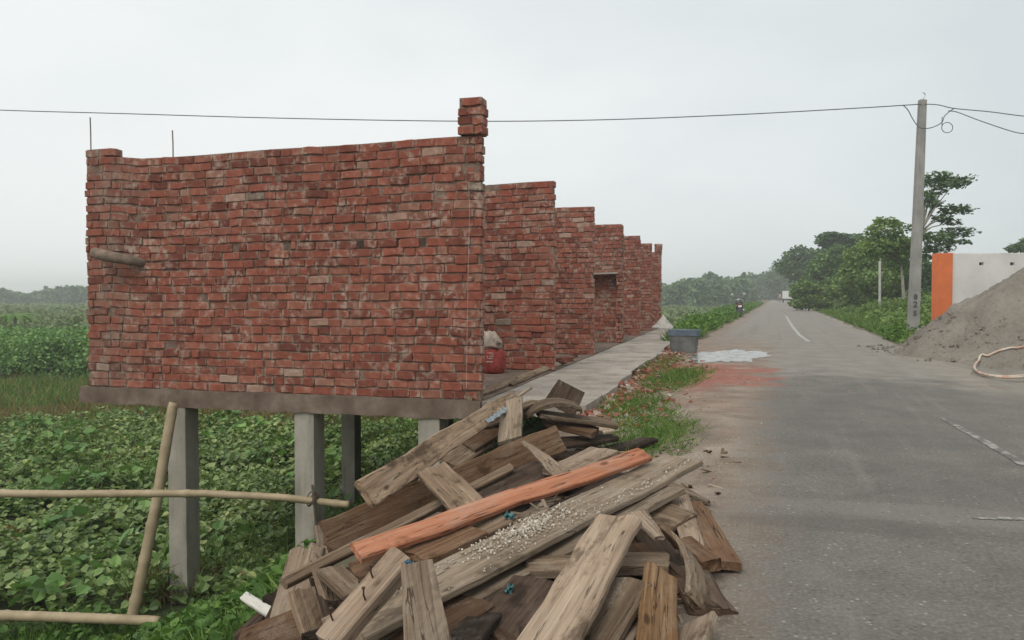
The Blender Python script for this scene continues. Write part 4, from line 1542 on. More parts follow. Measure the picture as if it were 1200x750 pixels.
# wall panel around two small openings
hx = [(1151 - 1098) / FPX * 24.3, (1189 - 1098) / FPX * 24.3]
zz0, zz1 = zt - .36, zt - .27
xs = [.402] + [q for h in hx for q in (h - .07, h + .07)] + [8.0]
m.box(((.402 + 8) / 2, 0, (zz0 - .3) / 2), (8 - .402, .20, zz0 + .3))
m.box(((.402 + 8) / 2, 0, (zz1 + HH) / 2), (8 - .402, .20, HH - zz1))
for a, b in zip(xs[::2], xs[1::2]):
    m.box(((a + b) / 2, 0, (zz0 + zz1) / 2), (b - a, .198, zz1 - zz0))
for k in range(26):
    x = .5 + k * .28
    m.box((x, .01, HH + .012 + random.uniform(0, .02)), (random.uniform(.12, .3), .15, .03))
m.build("panel", MAT_WHITEWALL, bwall)
for h in hx:
    v_ = MB()
    v_.box((h, .04, (zz0 + zz1) / 2), (.14, .04, zz1 - zz0))
    v_.box((h, -.0, (zz0 + zz1) / 2), (.012, .06, zz1 - zz0))
    v_.build("vent", plain("dark_vent", (.03, .03, .03), .9, .1), bwall)

# ------------------------------------------------------------------ utility poles and wires
MAT_POLE = concrete("pole_concrete", [(.22, .215, .20), (.29, .285, .265), (.36, .35, .33)], 2.5, True)
PD = 21.5
pb = on(1069.5, 398, -.05)
ptop = at(1081, 117, PD)
pbase = at(1069.5, 398, PD)
pole = empty("utility_pole", tuple(pbase))
tag(pole, "tall square concrete utility pole with painted characters near its foot", "utility pole")
axp = (ptop - pbase)
PL = axp.length
q = axp.to_track_quat('Z', 'Y')
pole.rotation_mode = 'QUATERNION'
pole.rotation_quaternion = Vector((0, 0, 1)).rotation_difference(axp.normalized())
m = MB()
m.box((0, 0, PL / 2 - .2), (.265, .225, PL + .4), taper=.68, bev=.02)
m.build("shaft", MAT_POLE, pole)
m = MB()
m.tube([(.03, 0, PL - .05), (.03, 0, PL + .05), (.07, 0, PL + .12), (.05, 0, PL + .18), (.0, 0, PL + .19)], .014, 6)
m.build("hook", plain("galvanised", (.45, .45, .44), .5, .4, .5), pole)
MAT_MARK = plain("black_paint", (.085, .085, .08), .8, .2)
for ch, pz, sz in (("8", 347, .20), ("2", 356, .22), ("5", 366, .19)):
    cu = bpy.data.curves.new("painted_character", 'FONT')
    cu.body = ch
    cu.size = sz
    cu.align_x = 'CENTER'
    cu.extrude = .001
    cu.offset = .008
    co = bpy.data.objects.new("painted_character_outline", cu)
    C.objects.link(co)
    bpy.context.view_layer.update()
    cme = bpy.data.meshes.new_from_object(co.evaluated_get(bpy.context.evaluated_depsgraph_get()))
    bpy.data.objects.remove(co)
    cme.materials.clear()
    o = link("painted_character", cme, MAT_MARK, pole)
    zc = (at(1070, pz + 4, PD).z - pbase.z)
    hwid = .1125 * (1 - .32 * (zc + .2) / (PL + .4)) + .004
    o.location = (-.02, -hwid, zc)
    o.rotation_euler = (PI / 2, 0, 0)
    o.rotation_euler.x += .007

def thin_pole(px, yb, yt, d, r, mat, label):
    m = MB()
    a, b = at(px, yb, d), at(px, yt, d)
    m.tube([a, a.lerp(b, .5), b], [r, r * .9, r * .8], 8)
    o = m.build("thin_pole", mat)
    return tag(o, label, "pole")
MAT_PALEPOLE = plain("pale_painted_pole", (.46, .46, .43), .7, .3, 0, .15, 2)
thin_pole(1031, 366, 286, 44, .075, MAT_PALEPOLE, "slim pale pole standing in the roadside bushes left of the utility pole")
thin_pole(1004, 362, 303, 75, .085, MAT_PALEPOLE, "small distant pale pole among the trees along the road")

MAT_WIRE = plain("grey_cable", (.10, .11, .115), .6, .3)  # grey lightened to put distance haze into the cable's colour
def wire(pts, r, label, smooth_n=10):
    fine = []
    for i in range(len(pts) - 1):
        p0, p1, p2, p3 = pts[max(i - 1, 0)], pts[i], pts[i + 1], pts[min(i + 2, len(pts) - 1)]
        for k in range(smooth_n):
            f = k / smooth_n
            fine.append(.5 * ((2 * p1) + (p2 - p0) * f + (2 * p0 - 5 * p1 + 4 * p2 - p3) * f * f + (3 * p1 - p0 - 3 * p2 + p3) * f ** 3))
    fine.append(pts[-1])
    m = MB()
    m.tube(fine, r, 6)
    return tag(m.build("overhead_wire", MAT_WIRE), label, "wire")
wire([at(-150, 122, 24.5), at(0, 129, 24), at(140, 133, 23.6), at(330, 138.5, 23), at(540, 142, 22.6), at(700, 140.5, 22.2), at(860, 134.5, 22), at(1000, 127, 21.7), at(1080, 122, 21.4)], .014,
     "long overhead wire crossing above the brick building to the utility pole")
wire([at(1084, 122, 21.4), at(1100, 123, 21.2), at(1118, 127, 21.0), at(1160, 131, 20.5), at(1210, 137, 20), at(1300, 142, 19)], .013, "upper overhead wire leaving the utility pole towards the right")
wire([at(1111, 130, 21.1), at(1122, 131.5, 21), at(1150, 142, 20.6), at(1192, 155.5, 20.2), at(1215, 156, 20), at(1300, 166, 19)], .012, "lower sagging overhead wire right of the utility pole")
lp = [at(1058, 123, 21.4), at(1064, 129, 21.4), at(1070, 140, 21.4), at(1077, 149, 21.25), at(1086, 150.5, 21.2), at(1096, 148, 21.2), at(1104, 143, 21.2), at(1107, 136, 21.2), at(1115, 129, 21.2), at(1119, 127, 21.1)]
wire(lp, .012, "slack cable drooping past the utility pole's top")
wire([at(1104, 137, 21.2), at(1104, 145, 21.2)] + [at(1110 + 6.5 * math.cos(a), 149.5 + 6 * math.sin(a), 21.2) for a in np.linspace(PI * 1.1, PI * 3.1, 14)], .010, "small coiled loop of cable beside the utility pole", 4)

# ------------------------------------------------------------------ motorcycle, van, walker
MAT_BLACK = plain("black_paint_metal", (.018, .018, .020), .35, .5, 0, .2)
MAT_TYRE = plain("tyre_rubber", (.02, .02, .02), .9, .2)
MAT_CHROME = plain("chrome", (.55, .55, .56), .2, .5, .9, .05)
MAT_PLATE = plain("white_plate", (.74, .74, .70), .5, .3, 0, .05)
MAT_RED = plain("red_lamp", (.35, .02, .02), .3, .5)
mp_ = on(867.5, 371.5, .0)
bike = empty("motorcycle", (mp_.x, mp_.y, .0), -RA + .12)
tag(bike, "black motorcycle parked on its stand at the left road edge", "motorcycle")
def torus_pts(cy, r, n=20):
    return [(0, cy + r * math.cos(a), r * math.sin(a) + .30) for a in np.linspace(0, 2 * PI, n)]
for cy in (0.0, 1.28):
    m = MB()
    m.tube(torus_pts(cy, .255), .055, 8, caps=False)
    w_ = m.build("wheel", MAT_TYRE, bike, smooth=True)
    m = MB()
    m.tube(torus_pts(cy, .20, 16), .014, 6, caps=False)
    for a in np.linspace(0, PI, 6)[:-1]:
        m.tube([(0, cy + .19 * math.cos(a), .30 + .19 * math.sin(a)), (0, cy - .19 * math.cos(a), .30 - .19 * math.sin(a))], .012, 5)
    m.lathe([(.045, -.06), (.045, .06)], 10, (0, cy, .30), 'X')
    m.build("rim", MAT_CHROME, w_)
m = MB()
m.box((0, .55, .42), (.38, .46, .40), bev=.05)
m.tube([(-.09, 0, .32), (-.09, .4, .42), (-.05, 1.0, .72)], .025, 6)
m.tube([(.09, 0, .32), (.09, .4, .42), (.05, 1.0, .72)], .025, 6)
m.build("frame", MAT_BLACK, bike)
m = MB()
m.box((0, .74, .80), (.36, .50, .28), bev=.08)
m.build("fuel_tank", MAT_BLACK, bike, smooth=True)
m = MB()
m.box((0, .18, .79), (.33, .72, .12), Matrix.Rotation(.08, 3, 'X'), bev=.035)
m.build("seat", plain("seat_vinyl", (.03, .03, .032), .6, .3), bike, smooth=True)
m = MB()
m.box((0, -.14, .66), (.34, .30, .22), taper=.85, bev=.04)
m.build("tail_cowl", MAT_BLACK, bike, smooth=True)
m = MB()
m.box((0, -.305, .71), (.12, .03, .05), bev=.012)
m.build("tail_light", MAT_RED, bike)
m = MB()
m.box((0, -.28, .36), (.24, .04, .36), Matrix.Rotation(-.25, 3, 'X'), bev=.01)
m.build("mudguard", MAT_BLACK, bike)
m = MB()
m.box((0, -.325, .60), (.19, .012, .11))
m.build("number_plate", MAT_PLATE, bike)
m = MB()
m.tube([(-.34, .86, 1.00), (-.15, .98, 1.04), (.15, .98, 1.04), (.34, .86, 1.00)], .016, 6)
m.build("handlebar", MAT_BLACK, bike)
for s_ in (-1, 1):
    m = MB()
    m.tube([(s_ * .22, .95, 1.04), (s_ * .30, .92, 1.20)], .009, 5)
    m.lathe([(.01, -.012), (.075, -.008), (.08, .006), (.02, .012)], 14, (s_ * .33, .91, 1.25), 'Y')
    m.build("mirror", MAT_CHROME, bike)
    m = MB()
    m.tube([(s_ * .08, 1.0, .86), (s_ * .08, 1.28, .32)], .026, 8)
    m.build("fork", MAT_BLACK, bike)
    m = MB()
    m.tube([(s_ * .10, -.22, .66), (s_ * .19, -.23, .66)], [.012, .03], 8)
    m.build("indicator", plain("amber_lens", (.5, .2, .03), .3, .5), bike)
m = MB()
m.lathe([(.03, -.06), (.09, -.05), (.10, .03), (.085, .06)], 14, (0, 1.12, .92), 'Y')
m.build("headlight", MAT_CHROME, bike)
m = MB()
m.tube([(.12, .55, .30), (.17, .3, .30), (.19, -.2, .40)], [.025, .04, .05], 8)
m.build("exhaust", MAT_CHROME, bike)
bike.rotation_euler = (0, -.06, -RA + .10)

vp = on(922.5, 353, .0)
VD = 135.0
vx, vy = xy_of(3.0 - .5, VD)
van = empty("goods_van", (at(922.5, 352.5, VD).x, at(922.5, 352.5, VD).y, .05), -RA)
tag(van, "small distant white goods van at the end of the road", "van")
m = MB()
m.box((0, .5, 1.32), (1.55, 2.4, 1.35), bev=.05)
m.build("cargo_box", plain("van_white", (.62, .63, .62), .5, .4, 0, .06), van)
m = MB()
m.box((0, .5, 2.02), (1.7, 2.5, .05))
m.build("roof", plain("van_roof", (.25, .26, .27), .6, .3), van)
m = MB()
m.box((0, 2.4, 1.05), (1.5, 1.3, 1.25), taper=.85, bev=.06)
m.build("cab", plain("van_cab", (.30, .34, .36), .5, .4), van)
m = MB()
m.box((0, .55, .55), (1.4, 3.4, .18))
m.build("chassis", MAT_BLACK, van)
for sx in (-.65, .65):
    for sy in (-.3, 2.4):
        m = MB()
        m.lathe([(.28, -.09), (.32, -.05), (.32, .05), (.28, .09)], 16, (sx, sy, .32), 'X')
        m.build("wheel", MAT_TYRE, van)

# a small walker far down the road: one skinned body with clothing
wp = at(914.0, 353, 140)
walker = bpy.data.meshes.new("person")
jt = [(0, 0, .95), (0, 0, 1.15), (0, 0, 1.38), (0, 0, 1.50), (0, .01, 1.62), (-.18, 0, 1.40), (-.23, .02, 1.13), (-.22, .08, .90), (.18, 0, 1.40), (.23, -.02, 1.13), (.22, -.08, .90),
      (-.10, 0, .88), (-.11, .06, .48), (-.11, -.02, .06), (.10, 0, .88), (.11, -.04, .48), (.11, -.16, .08), (-.11, .1, .03), (.11, -.04, .03)]
je = [(0, 1), (1, 2), (2, 3), (3, 4), (2, 5), (5, 6), (6, 7), (2, 8), (8, 9), (9, 10), (0, 11), (11, 12), (12, 13), (0, 14), (14, 15), (15, 16), (13, 17), (16, 18)]
jr = [.14, .13, .15, .06, .105, .06, .042, .035, .06, .042, .035, .09, .06, .04, .09, .06, .04, .03, .03]
walker.from_pydata(jt, je, [])
wk = link("person", walker, plain("skin_and_trousers", (.16, .10, .075), .8, .2))
sk = wk.modifiers.new("skin", 'SKIN')
for i, r in enumerate(jr):
    walker.skin_vertices[0].data[i].radius = (r, r)
walker.skin_vertices[0].data[0].use_root = True
sb = wk.modifiers.new("smooth", 'SUBSURF')
sb.levels = sb.render_levels = 1
wk.location = (wp.x, wp.y, .02)
tag(wk, "tiny distant person in a pale reddish shirt walking on the road", "person")
m = MB()
m.lathe([(.17, .82), (.19, 1.0), (.18, 1.2), (.20, 1.36), (.12, 1.46), (.07, 1.48)], 14)
m.build("shirt", plain("pale_red_shirt", (.50, .33, .30), .9, .1), wk, smooth=True)
m = MB()
m.lathe([(.10, 1.60), (.118, 1.66), (.105, 1.72), (.05, 1.755)], 12)
m.build("hair", plain("black_hair", (.02, .017, .015), .8, .2), wk, smooth=True)

# ------------------------------------------------------------------ vegetation
MAT_CREEP = leaf_mat("creeper_leaf", [(0, (0.096, 0.157, 0.054)), (.4, (0.171, 0.255, 0.086)), (.75, (0.290, 0.374, 0.140)), (.93, (0.465, 0.483, 0.202)), (1, (0.700, 0.623, 0.298))], .5, .2, .35)
MAT_GRASS = leaf_mat("grass_blade", [(0, (0.053, 0.111, 0.024)), (.45, (0.101, 0.192, 0.038)), (.8, (0.161, 0.264, 0.059)), (1, (0.307, 0.342, 0.118))], .6, .3)
MAT_DRYGR = leaf_mat("olive_grass", [(0, (0.116, 0.110, 0.041)), (.4, (0.184, 0.164, 0.065)), (.7, (0.242, 0.175, 0.084)), (1, (0.330, 0.223, 0.112))], .7, .3)
MAT_WEED = leaf_mat("weed_leaf", [(0, (0.055, 0.118, 0.028)), (.5, (0.102, 0.205, 0.043)), (.85, (0.179, 0.295, 0.065)), (1, (0.290, 0.360, 0.116))], .5, .3)
MAT_HEDGE = leaf_mat("crop_leaf", [(0, (0.093, 0.181, 0.066)), (.5, (0.165, 0.297, 0.099)), (.85, (0.284, 0.440, 0.150)), (1, (0.411, 0.576, 0.218))], .55, .25)
MAT_PALECROP = leaf_mat("pale_crop_leaf", [(0, (0.103, 0.144, 0.052)), (.5, (0.155, 0.207, 0.075)), (.85, (0.207, 0.259, 0.103)), (1, (0.253, 0.276, 0.127))], .6, .25)
MAT_TREE = leaf_mat("tree_leaf", [(0, (0.061, 0.121, 0.044)), (.5, (0.115, 0.208, 0.066)), (.85, (0.197, 0.309, 0.098)), (1, (0.288, 0.404, 0.136))], .6, .25)
MAT_TREE2 = leaf_mat("light_tree_leaf", [(0, (0.087, 0.157, 0.048)), (.5, (0.161, 0.251, 0.074)), (.85, (0.256, 0.366, 0.105)), (1, (0.382, 0.462, 0.159))], .6, .3)
MAT_TREE3 = leaf_mat("dark_tree_leaf", [(0, (0.056, 0.112, 0.057)), (.5, (0.102, 0.182, 0.080)), (.9, (0.182, 0.276, 0.119)), (1, (0.260, 0.369, 0.163))], .6, .2)
MAT_BARK = plain("bark", (.15, .125, .10), .95, .1, 0, .35, 4, .4)
MAT_PALEBARK = plain("pale_bark", (.27, .25, .215), .95, .1, 0, .25, 4, .3)

def up_normals(n, spread=.6):
    a = RNG.normal(0, spread, (n, 3))
    a[:, 2] = 1
    return a

def leaves_on(name, P, size, mat, label, spread=.6, shape='broad', rnd=None, knd='stuff'):
    n = len(P)
    tv, tf = (BROAD_V, BROAD_F) if shape == 'broad' else (CLUMP_V, CLUMP_F)
    V, F, A = scatter(tv, tf, P, up_normals(n, spread), rand_dirs(n), RNG.uniform(size[0], size[1], n), np.clip(.65 * RNG.random(n) + .35 * (.5 + .5 * wavy(P[:, 0] * .9, P[:, 1] * .9)), 0, 1) if rnd is None else rnd)
    o = link(name, mesh_np(name, V, [F], A), mat)
    return kind(o, knd, label) if knd else o

def blades_on(name, P, h, w, mat, label, lean=.45, rnd=None):
    n = len(P)
    t_ = RNG.normal(0, lean, (n, 3))
    t_[:, 2] = 1
    nn = rand_dirs(n)
    nn[:, 2] *= .2
    hh = RNG.uniform(h[0], h[1], n)
    # scatter orthogonalises t against n, so give n first made orthogonal to t
    t_ /= np.linalg.norm(t_, axis=1, keepdims=True)
    nn = nn - t_ * (nn * t_).sum(1, keepdims=True)
    V, F, A = scatter(BLADE_V, BLADE_F, P, nn, t_, np.stack([RNG.uniform(w[0], w[1], n), hh, hh], 1), RNG.random(n) if rnd is None else rnd)
    o = link(name, mesh_np(name, V, [F], A), mat)
    return kind(o, 'stuff', label)

def area(n, x0, x1, y0, y1):
    return RNG.uniform(x0, x1, n), RNG.uniform(y0, y1, n)

# creeper with broad leaves covering the low field
x, y = area(150000, -13.5, 2.0, 7.6, 23.5)
u_, v_ = uv_of(x, y)
edge_ = -5.0 + .5 * wavy(x, y)
dens = .62 + .45 * wavy(x * .8, y * .8)
far_cut = 21.5 + 1.6 * wavy(x * .35, 3 + x * .2)
front_cut = 8.75 + .25 * wavy(x, y)
ok = (u_ < edge_) & (RNG.random(len(x)) < np.clip(dens, .25, 1)) & (y < far_cut) & (y > front_cut) & (RNG.random(len(x)) < np.clip(1.35 - (y - 8) / 22, .45, 1))
x, y = x[ok], y[ok]
hgt = .18 + .20 * wavy(x * 1.3 + 4, y * 1.3) * .8 + RNG.uniform(-.10, .14, len(x))
P = np.stack([x, y, land(x, y) + np.clip(hgt, .02, .6)], 1)
leaves_on("leafy_creeper", P, (.07, .145), MAT_CREEP, "dense broad leaved creeper covering the low field under the building", .55)

k = (wavy(x * .7 + 5, y * .7 + 1) > .35) & (RNG.random(len(x)) < .16)
leaves_on("broad_weeds", P[k] + np.array([0, 0, .07]), (.13, .24), MAT_HEDGE, "larger pale leaves scattered among the creeper", .7)
k = (wavy(x * .5 + 9, y * .6 + 4) > .30) & (RNG.random(len(x)) < .30)
blades_on("field_grass", P[k], (.18, .42), (.008, .018), MAT_GRASS, "grass stalks pushing up through the creeper", .5)
k = RNG.random(len(x)) < .012
leaves_on("withered_leaves", P[k] + np.array([0, 0, .05]), (.07, .14), MAT_DRYGR, "withered brown leaves among the creeper", .6)

# grass behind it, olive and dry in a band
x, y = area(60000, -30, 3, 20.5, 37)
u_, v_ = uv_of(x, y)
ok = (u_ < -5.2) & (x > -.62 * y - 3)
x, y = x[ok], y[ok]
P = np.stack([x, y, land(x, y) - .02], 1)
dry = np.exp(-((y - 22.8 - .6 * wavy(x * .5, y * .3)) / 1.6) ** 2) * (.75 + .55 * wavy(x * .4 + 2, y * .4)) > .2
dry = (dry & (x > -16)) | (RNG.random(len(x)) < .25)
blades_on("meadow_grass", P[~dry], (.18, .48), (.02, .045), MAT_GRASS, "green grass growing in the field behind the creeper", .5)
blades_on("dry_grass", P[dry], (.2, .5), (.02, .04), MAT_DRYGR, "olive brown dry grass behind the creeper", .5)
# small dry patch and grass on the bank by the posts
x, y = area(9000, -5.2, -.6, 8.6, 15)
u_, v_ = uv_of(x, y)
ok = (u_ > -5.9) & (u_ < -3.4 + .5 * wavy(x * 2, y * 2)) & (wavy(x * 1.5, y * 1.5 + 2) > -.25)
x, y = x[ok], y[ok]
P = np.stack([x, y, land(x, y) - .01], 1)
blades_on("bank_grass", P, (.12, .38), (.008, .018), MAT_GRASS, "tufts of grass on the earth bank under the building", .5, RNG.random(len(x)) ** .6)
x, y = RNG.normal(-3.95, .22, 700), RNG.normal(9.25, .15, 700)
blades_on("dead_grass", np.stack([x, y, land(x, y)], 1), (.2, .5), (.008, .016), MAT_DRYGR, "brown dead grass beside the nearest concrete post", .35)
# lush weeds in the near left corner
x, y = area(26000, -7.2, -1.6, 5.6, 8.75)
u_, v_ = uv_of(x, y)
ok = (u_ < -3.5 + .4 * wavy(x * 1.5, y * 1.5)) & ((y < 8.35 + .3 * wavy(x * 1.3, y)) | (u_ > -5.2)) & (wavy(x * 1.1 + 1, y * 1.1) > -.75 + .6 * (u_ > -4.4))
x, y = x[ok], y[ok]
P = np.stack([x, y, land(x, y) - .01], 1)
blades_on("lush_grass", P, (.08, .30), (.007, .018), MAT_WEED, "bright green grass at the foot of the bank", .6)
k = RNG.random(len(x)) < .22
hh = np.clip(.10 + .12 * wavy(x[k] * 2, y[k] * 2), .02, .4) + RNG.uniform(0, .12, k.sum())
leaves_on("low_weeds", np.stack([x[k], y[k], P[k, 2] + hh], 1), (.05, .12), MAT_WEED, "low leafy weeds at the foot of the bank", .7)
# grass clumps on the shoulder beyond the wood pile
def clump(px, py, n, su, sv, h, label, mat=MAT_GRASS):
    c = on(px, py, 0)
    cu, cv = uv_of(c.x, c.y)
    uu = RNG.normal(cu, su, n)
    vv_ = RNG.normal(cv, sv, n)
    ok = ((uu - cu) / su) ** 2 + ((vv_ - cv) / sv) ** 2 < 4.2
    x, y = xy_of(uu[ok], vv_[ok])
    o = blades_on("grass_clump", np.stack([x, y, land(x, y)], 1), h, (.005, .011), mat, label, 1.4)
clump(764, 512, 3400, .20, .62, (.04, .11), "green grass clump just beyond the orange board's end")
clump(750, 482, 900, .20, .5, (.05, .13), "thin grass between the two larger clumps")
clump(790, 446, 2400, .20, .8, (.05, .15), "green grass clump between the rubble and the red dust")
clump(772, 428, 1200, .16, 1.2, (.04, .12), "grass growing through the brick rubble by the walkway")
clump(742, 470, 900, .2, .5, (.03, .10), "short grass behind the far end of the wood pile")
clump(812, 437, 500, .2, .5, (.05, .14), "low grass at the edge of the red dust")
# left verge beyond the tub
def strip(n, ufun, v0, v1, keep):
    vv_ = RNG.uniform(v0 ** .5, v1 ** .5, n) ** 2
    uu = ufun(vv_, n)
    x, y = xy_of(uu, vv_)
    ok = keep(uu, vv_, x, y)
    return x[ok], y[ok], uu[ok], vv_[ok]
x, y, uu, vv_ = strip(60000, lambda v, n: -2.05 - np.abs(RNG.normal(0, 1.6, n)), 19, 120, lambda u, v, x, y: (u < -2.1 + .22 * np.sin(v * .9) + .12 * np.sin(v * 2.3)) & (u > -8) & ((v > 28.8) | (u > -2.45 - .047 * (v - 18))))
sc_ = np.clip(vv_ / 25, .8, 3)
P = np.stack([x, y, land(x, y) - .02], 1)
blades_on("verge_grass", P, (.12, .42), (.02, .05), MAT_WEED, "bright grass along the left road verge", .6)
k = RNG.random(len(x)) < .30
x, y, uu, vv_ = x[k], y[k], uu[k], vv_[k]
hump = np.exp(-((vv_ - 27) / 5) ** 2) * np.exp(-((uu + 3.2) / .8) ** 2)
P = np.stack([x, y, land(x, y) + RNG.uniform(.05, .35, len(x)) + hump * RNG.uniform(0, .55, len(x))], 1)
leaves_on("verge_weeds", P, (.06, .15), MAT_WEED, "leafy weeds along the left road verge", .8)

# a bush on the verge beyond the tub
def lobes_points(lobes):
    out = []
    for (cx, cy, cz, rx, ry, rz, n) in lobes:
        d = rand_dirs(n)
        r = RNG.uniform(.35, 1.0, n) ** .55
        lump = 1 + .22 * np.sin(d[:, 0] * 5 + cx) * np.cos(d[:, 2] * 4 + cy) + .15 * np.sin(d[:, 1] * 9 + cz)
        p = d * (r * lump)[:, None] * np.array([rx, ry, rz]) + np.array([cx, cy, cz])
        out.append(p)
    return np.concatenate(out)

def tree(name, base, lobes, leaf, mat, label, trunk=(.12, .05), bark=None, group=None, cat="tree", lean=(0, 0), shape='clump', fork=.45, spread=.9):
    """base = world point; lobes relative to it (x, y, z, rx, ry, rz, n)"""
    root = empty(name, tuple(base))
    tag(root, label, cat, group)
    lobes = [(*l[:6], int(l[6] * 2.6)) for l in lobes]
    leaf = leaf * .62
    P = lobes_points(lobes)
    tv, tf = (BROAD_V, BROAD_F) if shape == 'broad' else (CLUMP_V, CLUMP_F)
    n = len(P)
    f_ = .9 / max(.5, lobes[0][3])
    tone = np.clip(.5 * RNG.random(n) + .5 * (.5 + .55 * wavy(P[:, 0] * f_ * 1.8 + P[:, 2] * f_, P[:, 1] * f_ * 1.8 - P[:, 2] * f_ * 1.3)), 0, 1)
    V, F, A = scatter(tv, tf, P, up_normals(n, spread), rand_dirs(n), RNG.uniform(leaf * .6, leaf * 1.4, n), tone)
    link("crown", mesh_np("crown", V, [F], A), mat, root)
    m = MB()
    top = max(l[2] for l in lobes)
    hf = top * fork
    fx, fy = lean[0] * fork, lean[1] * fork
    m.tube([(0, 0, -.4), (fx * .3, fy * .3, hf * .4), (fx, fy, hf)], [trunk[0] * 1.15, trunk[0] * .9, trunk[0] * .75], 8)
    for l in lobes:
        mid = ((fx + l[0]) / 2 + random.uniform(-.15, .15), (fy + l[1]) / 2, hf + (l[2] - hf) * .55)
        m.tube([(fx, fy, hf * .97), mid, (l[0], l[1], l[2])], [trunk[0] * .6, trunk[1], trunk[1] * .4], 6)
    m.build("trunk", bark or MAT_BARK, root, smooth=True)
    return root

def gpt(px, d, z=None):
    p = at(px, 360, d)
    zz = float(land(np.array([p.x]), np.array([p.y]))[0]) if z is None else z
    return Vector((p.x, p.y, zz))

def lobe_px(base, d, px, py, wx, hy, n, dd=0.0, depth_k=1.0):
    """lobe centred on a photo position at distance d+dd, half sizes in pixels"""
    p = at(px, py, d + dd)
    k = (d + dd) / FPX
    return (p.x - base.x, p.y - base.y, p.z - base.z, wx * k, wx * k * depth_k, hy * k, n)

# tall tree with layered crown behind the pole
b = gpt(1068, 36)
tree("layered_tree", b, [lobe_px(b, 36, *q) for q in (
    (1108, 213, 30, 6, 204, .5), (1098, 207, 18, 6, 93), (1118, 215, 18, 5, 80, -.5), (1088, 232, 12, 7, 74), (1092, 240, 12, 5, 55), (1100, 224, 12, 5, 43),
    (1120, 246, 20, 6, 124), (1104, 256, 13, 5, 55), (1115, 261, 12, 3, 31), (1122, 272, 19, 6, 117, .6), (1100, 278, 22, 6, 142, -.5), (1125, 283, 14, 3, 43), (1100, 290, 18, 7, 124), (1090, 297, 10, 8, 74),
    (1068, 267, 6, 4, 24))], .21, MAT_TREE3, "tall tree with flat layered branches rising behind the utility pole", (.11, .03), MAT_PALEBARK, lean=(.4, 0), fork=.62, spread=.5)
b = gpt(1060, 40)
tree("slender_tree", b, [lobe_px(b, 40, *q) for q in (
    (1040, 268, 22, 12, 150), (1033, 260, 9, 6, 50), (1048, 262, 7, 6, 40), (1022, 272, 9, 8, 50), (1052, 290, 18, 18, 420), (1030, 290, 20, 14, 380), (1062, 300, 12, 20, 260))], .22, MAT_TREE2,
     "slender pale trunked tree with a loose open top left of the utility pole", (.09, .035), MAT_PALEBARK, lean=(-.3, 0), fork=.6)
b = gpt(1040, 50)
tree("broad_tree", b, [lobe_px(b, 50, *q) for q in (
    (1015, 305, 26, 24, 1100), (1042, 312, 26, 28, 1300, -1), (1062, 325, 14, 24, 600), (1028, 332, 24, 18, 800, -2), (1002, 322, 18, 18, 600))], .26, MAT_TREE2,
     "broad bushy green tree filling the middle of the right roadside", (.16, .06), fork=.3)
b = gpt(980, 84)
tree("umbrella_tree", b, [lobe_px(b, 84, *q) for q in (
    (975, 277, 16, 5, 330), (992, 280, 20, 6, 420), (966, 283, 10, 6, 200), (1008, 284, 10, 6, 200), (985, 288, 16, 5, 260), (970, 291, 7, 3, 60))], .42, MAT_TREE3,
     "dark flat topped umbrella shaped tree behind the roadside bushes", (.2, .07), fork=.7, spread=.5)
b = gpt(985, 70)
tree("bushy_tree", b, [lobe_px(b, 70, *q) for q in (
    (985, 305, 22, 16, 800), (965, 315, 18, 18, 700), (1000, 318, 18, 18, 600), (978, 330, 22, 14, 700))], .34, MAT_TREE,
     "rounded mid green tree below the umbrella shaped tree", (.16, .06), fork=.35)
b = gpt(945, 105)
tree("bushy_tree", b, [lobe_px(b, 105, *q) for q in (
    (938, 300, 18, 11, 420), (955, 302, 14, 11, 330), (925, 312, 16, 12, 350), (945, 318, 24, 15, 800), (962, 322, 12, 14, 300))], .5, MAT_TREE3,
     "dark rounded tree where the road narrows, left of the umbrella tree", (.22, .08), fork=.35)
b = gpt(912, 200)
tree("bushy_tree", b, [lobe_px(b, 200, *q) for q in (
    (915, 318, 14, 11, 330), (928, 322, 14, 12, 330), (905, 328, 12, 10, 250), (920, 335, 16, 10, 330))], .65, MAT_TREE3,
     "hazy tree closing the far end of the road above the van", (.26, .09), fork=.35)
b = gpt(948, 62)
tree("roadside_shrub", b, [lobe_px(b, 62, *q) for q in (
    (945, 336, 15, 7, 420), (960, 342, 11, 9, 300), (934, 344, 8, 8, 230), (948, 353, 18, 8, 520), (966, 354, 11, 8, 300), (938, 356, 12, 6, 260))], .26, MAT_TREE2,
     "light green shrubby tree with several pale stems at the right road edge", (.07, .05), MAT_PALEBARK, fork=.35)
b = gpt(1012, 58)
tree("bushy_tree", b, [lobe_px(b, 58, *q) for q in ((1000, 330, 20, 16, 500), (1020, 322, 18, 18, 500), (985, 340, 16, 12, 350), (1010, 345, 22, 10, 400))], .26, MAT_TREE2,
     "low light green bushy tree right of the small distant pole", (.12, .05), fork=.3)
b = gpt(968, 88)
tree("bushy_tree", b, [lobe_px(b, 88, *q) for q in ((960, 318, 16, 14, 420), (975, 326, 16, 16, 420), (950, 330, 12, 12, 300), (965, 342, 18, 9, 300))], .36, MAT_TREE,
     "leafy tree filling the gap left of the rounded mid green tree", (.15, .05), fork=.3)
b = gpt(1055, 52)
tree("bushy_tree", b, [lobe_px(b, 52, *q) for q in ((1050, 330, 16, 18, 500), (1064, 338, 14, 16, 420), (1040, 345, 18, 12, 400))], .25, MAT_TREE2,
     "thick leafy tree low behind the slender pale trunked tree", (.12, .05), fork=.3)
b = gpt(1085, 46)
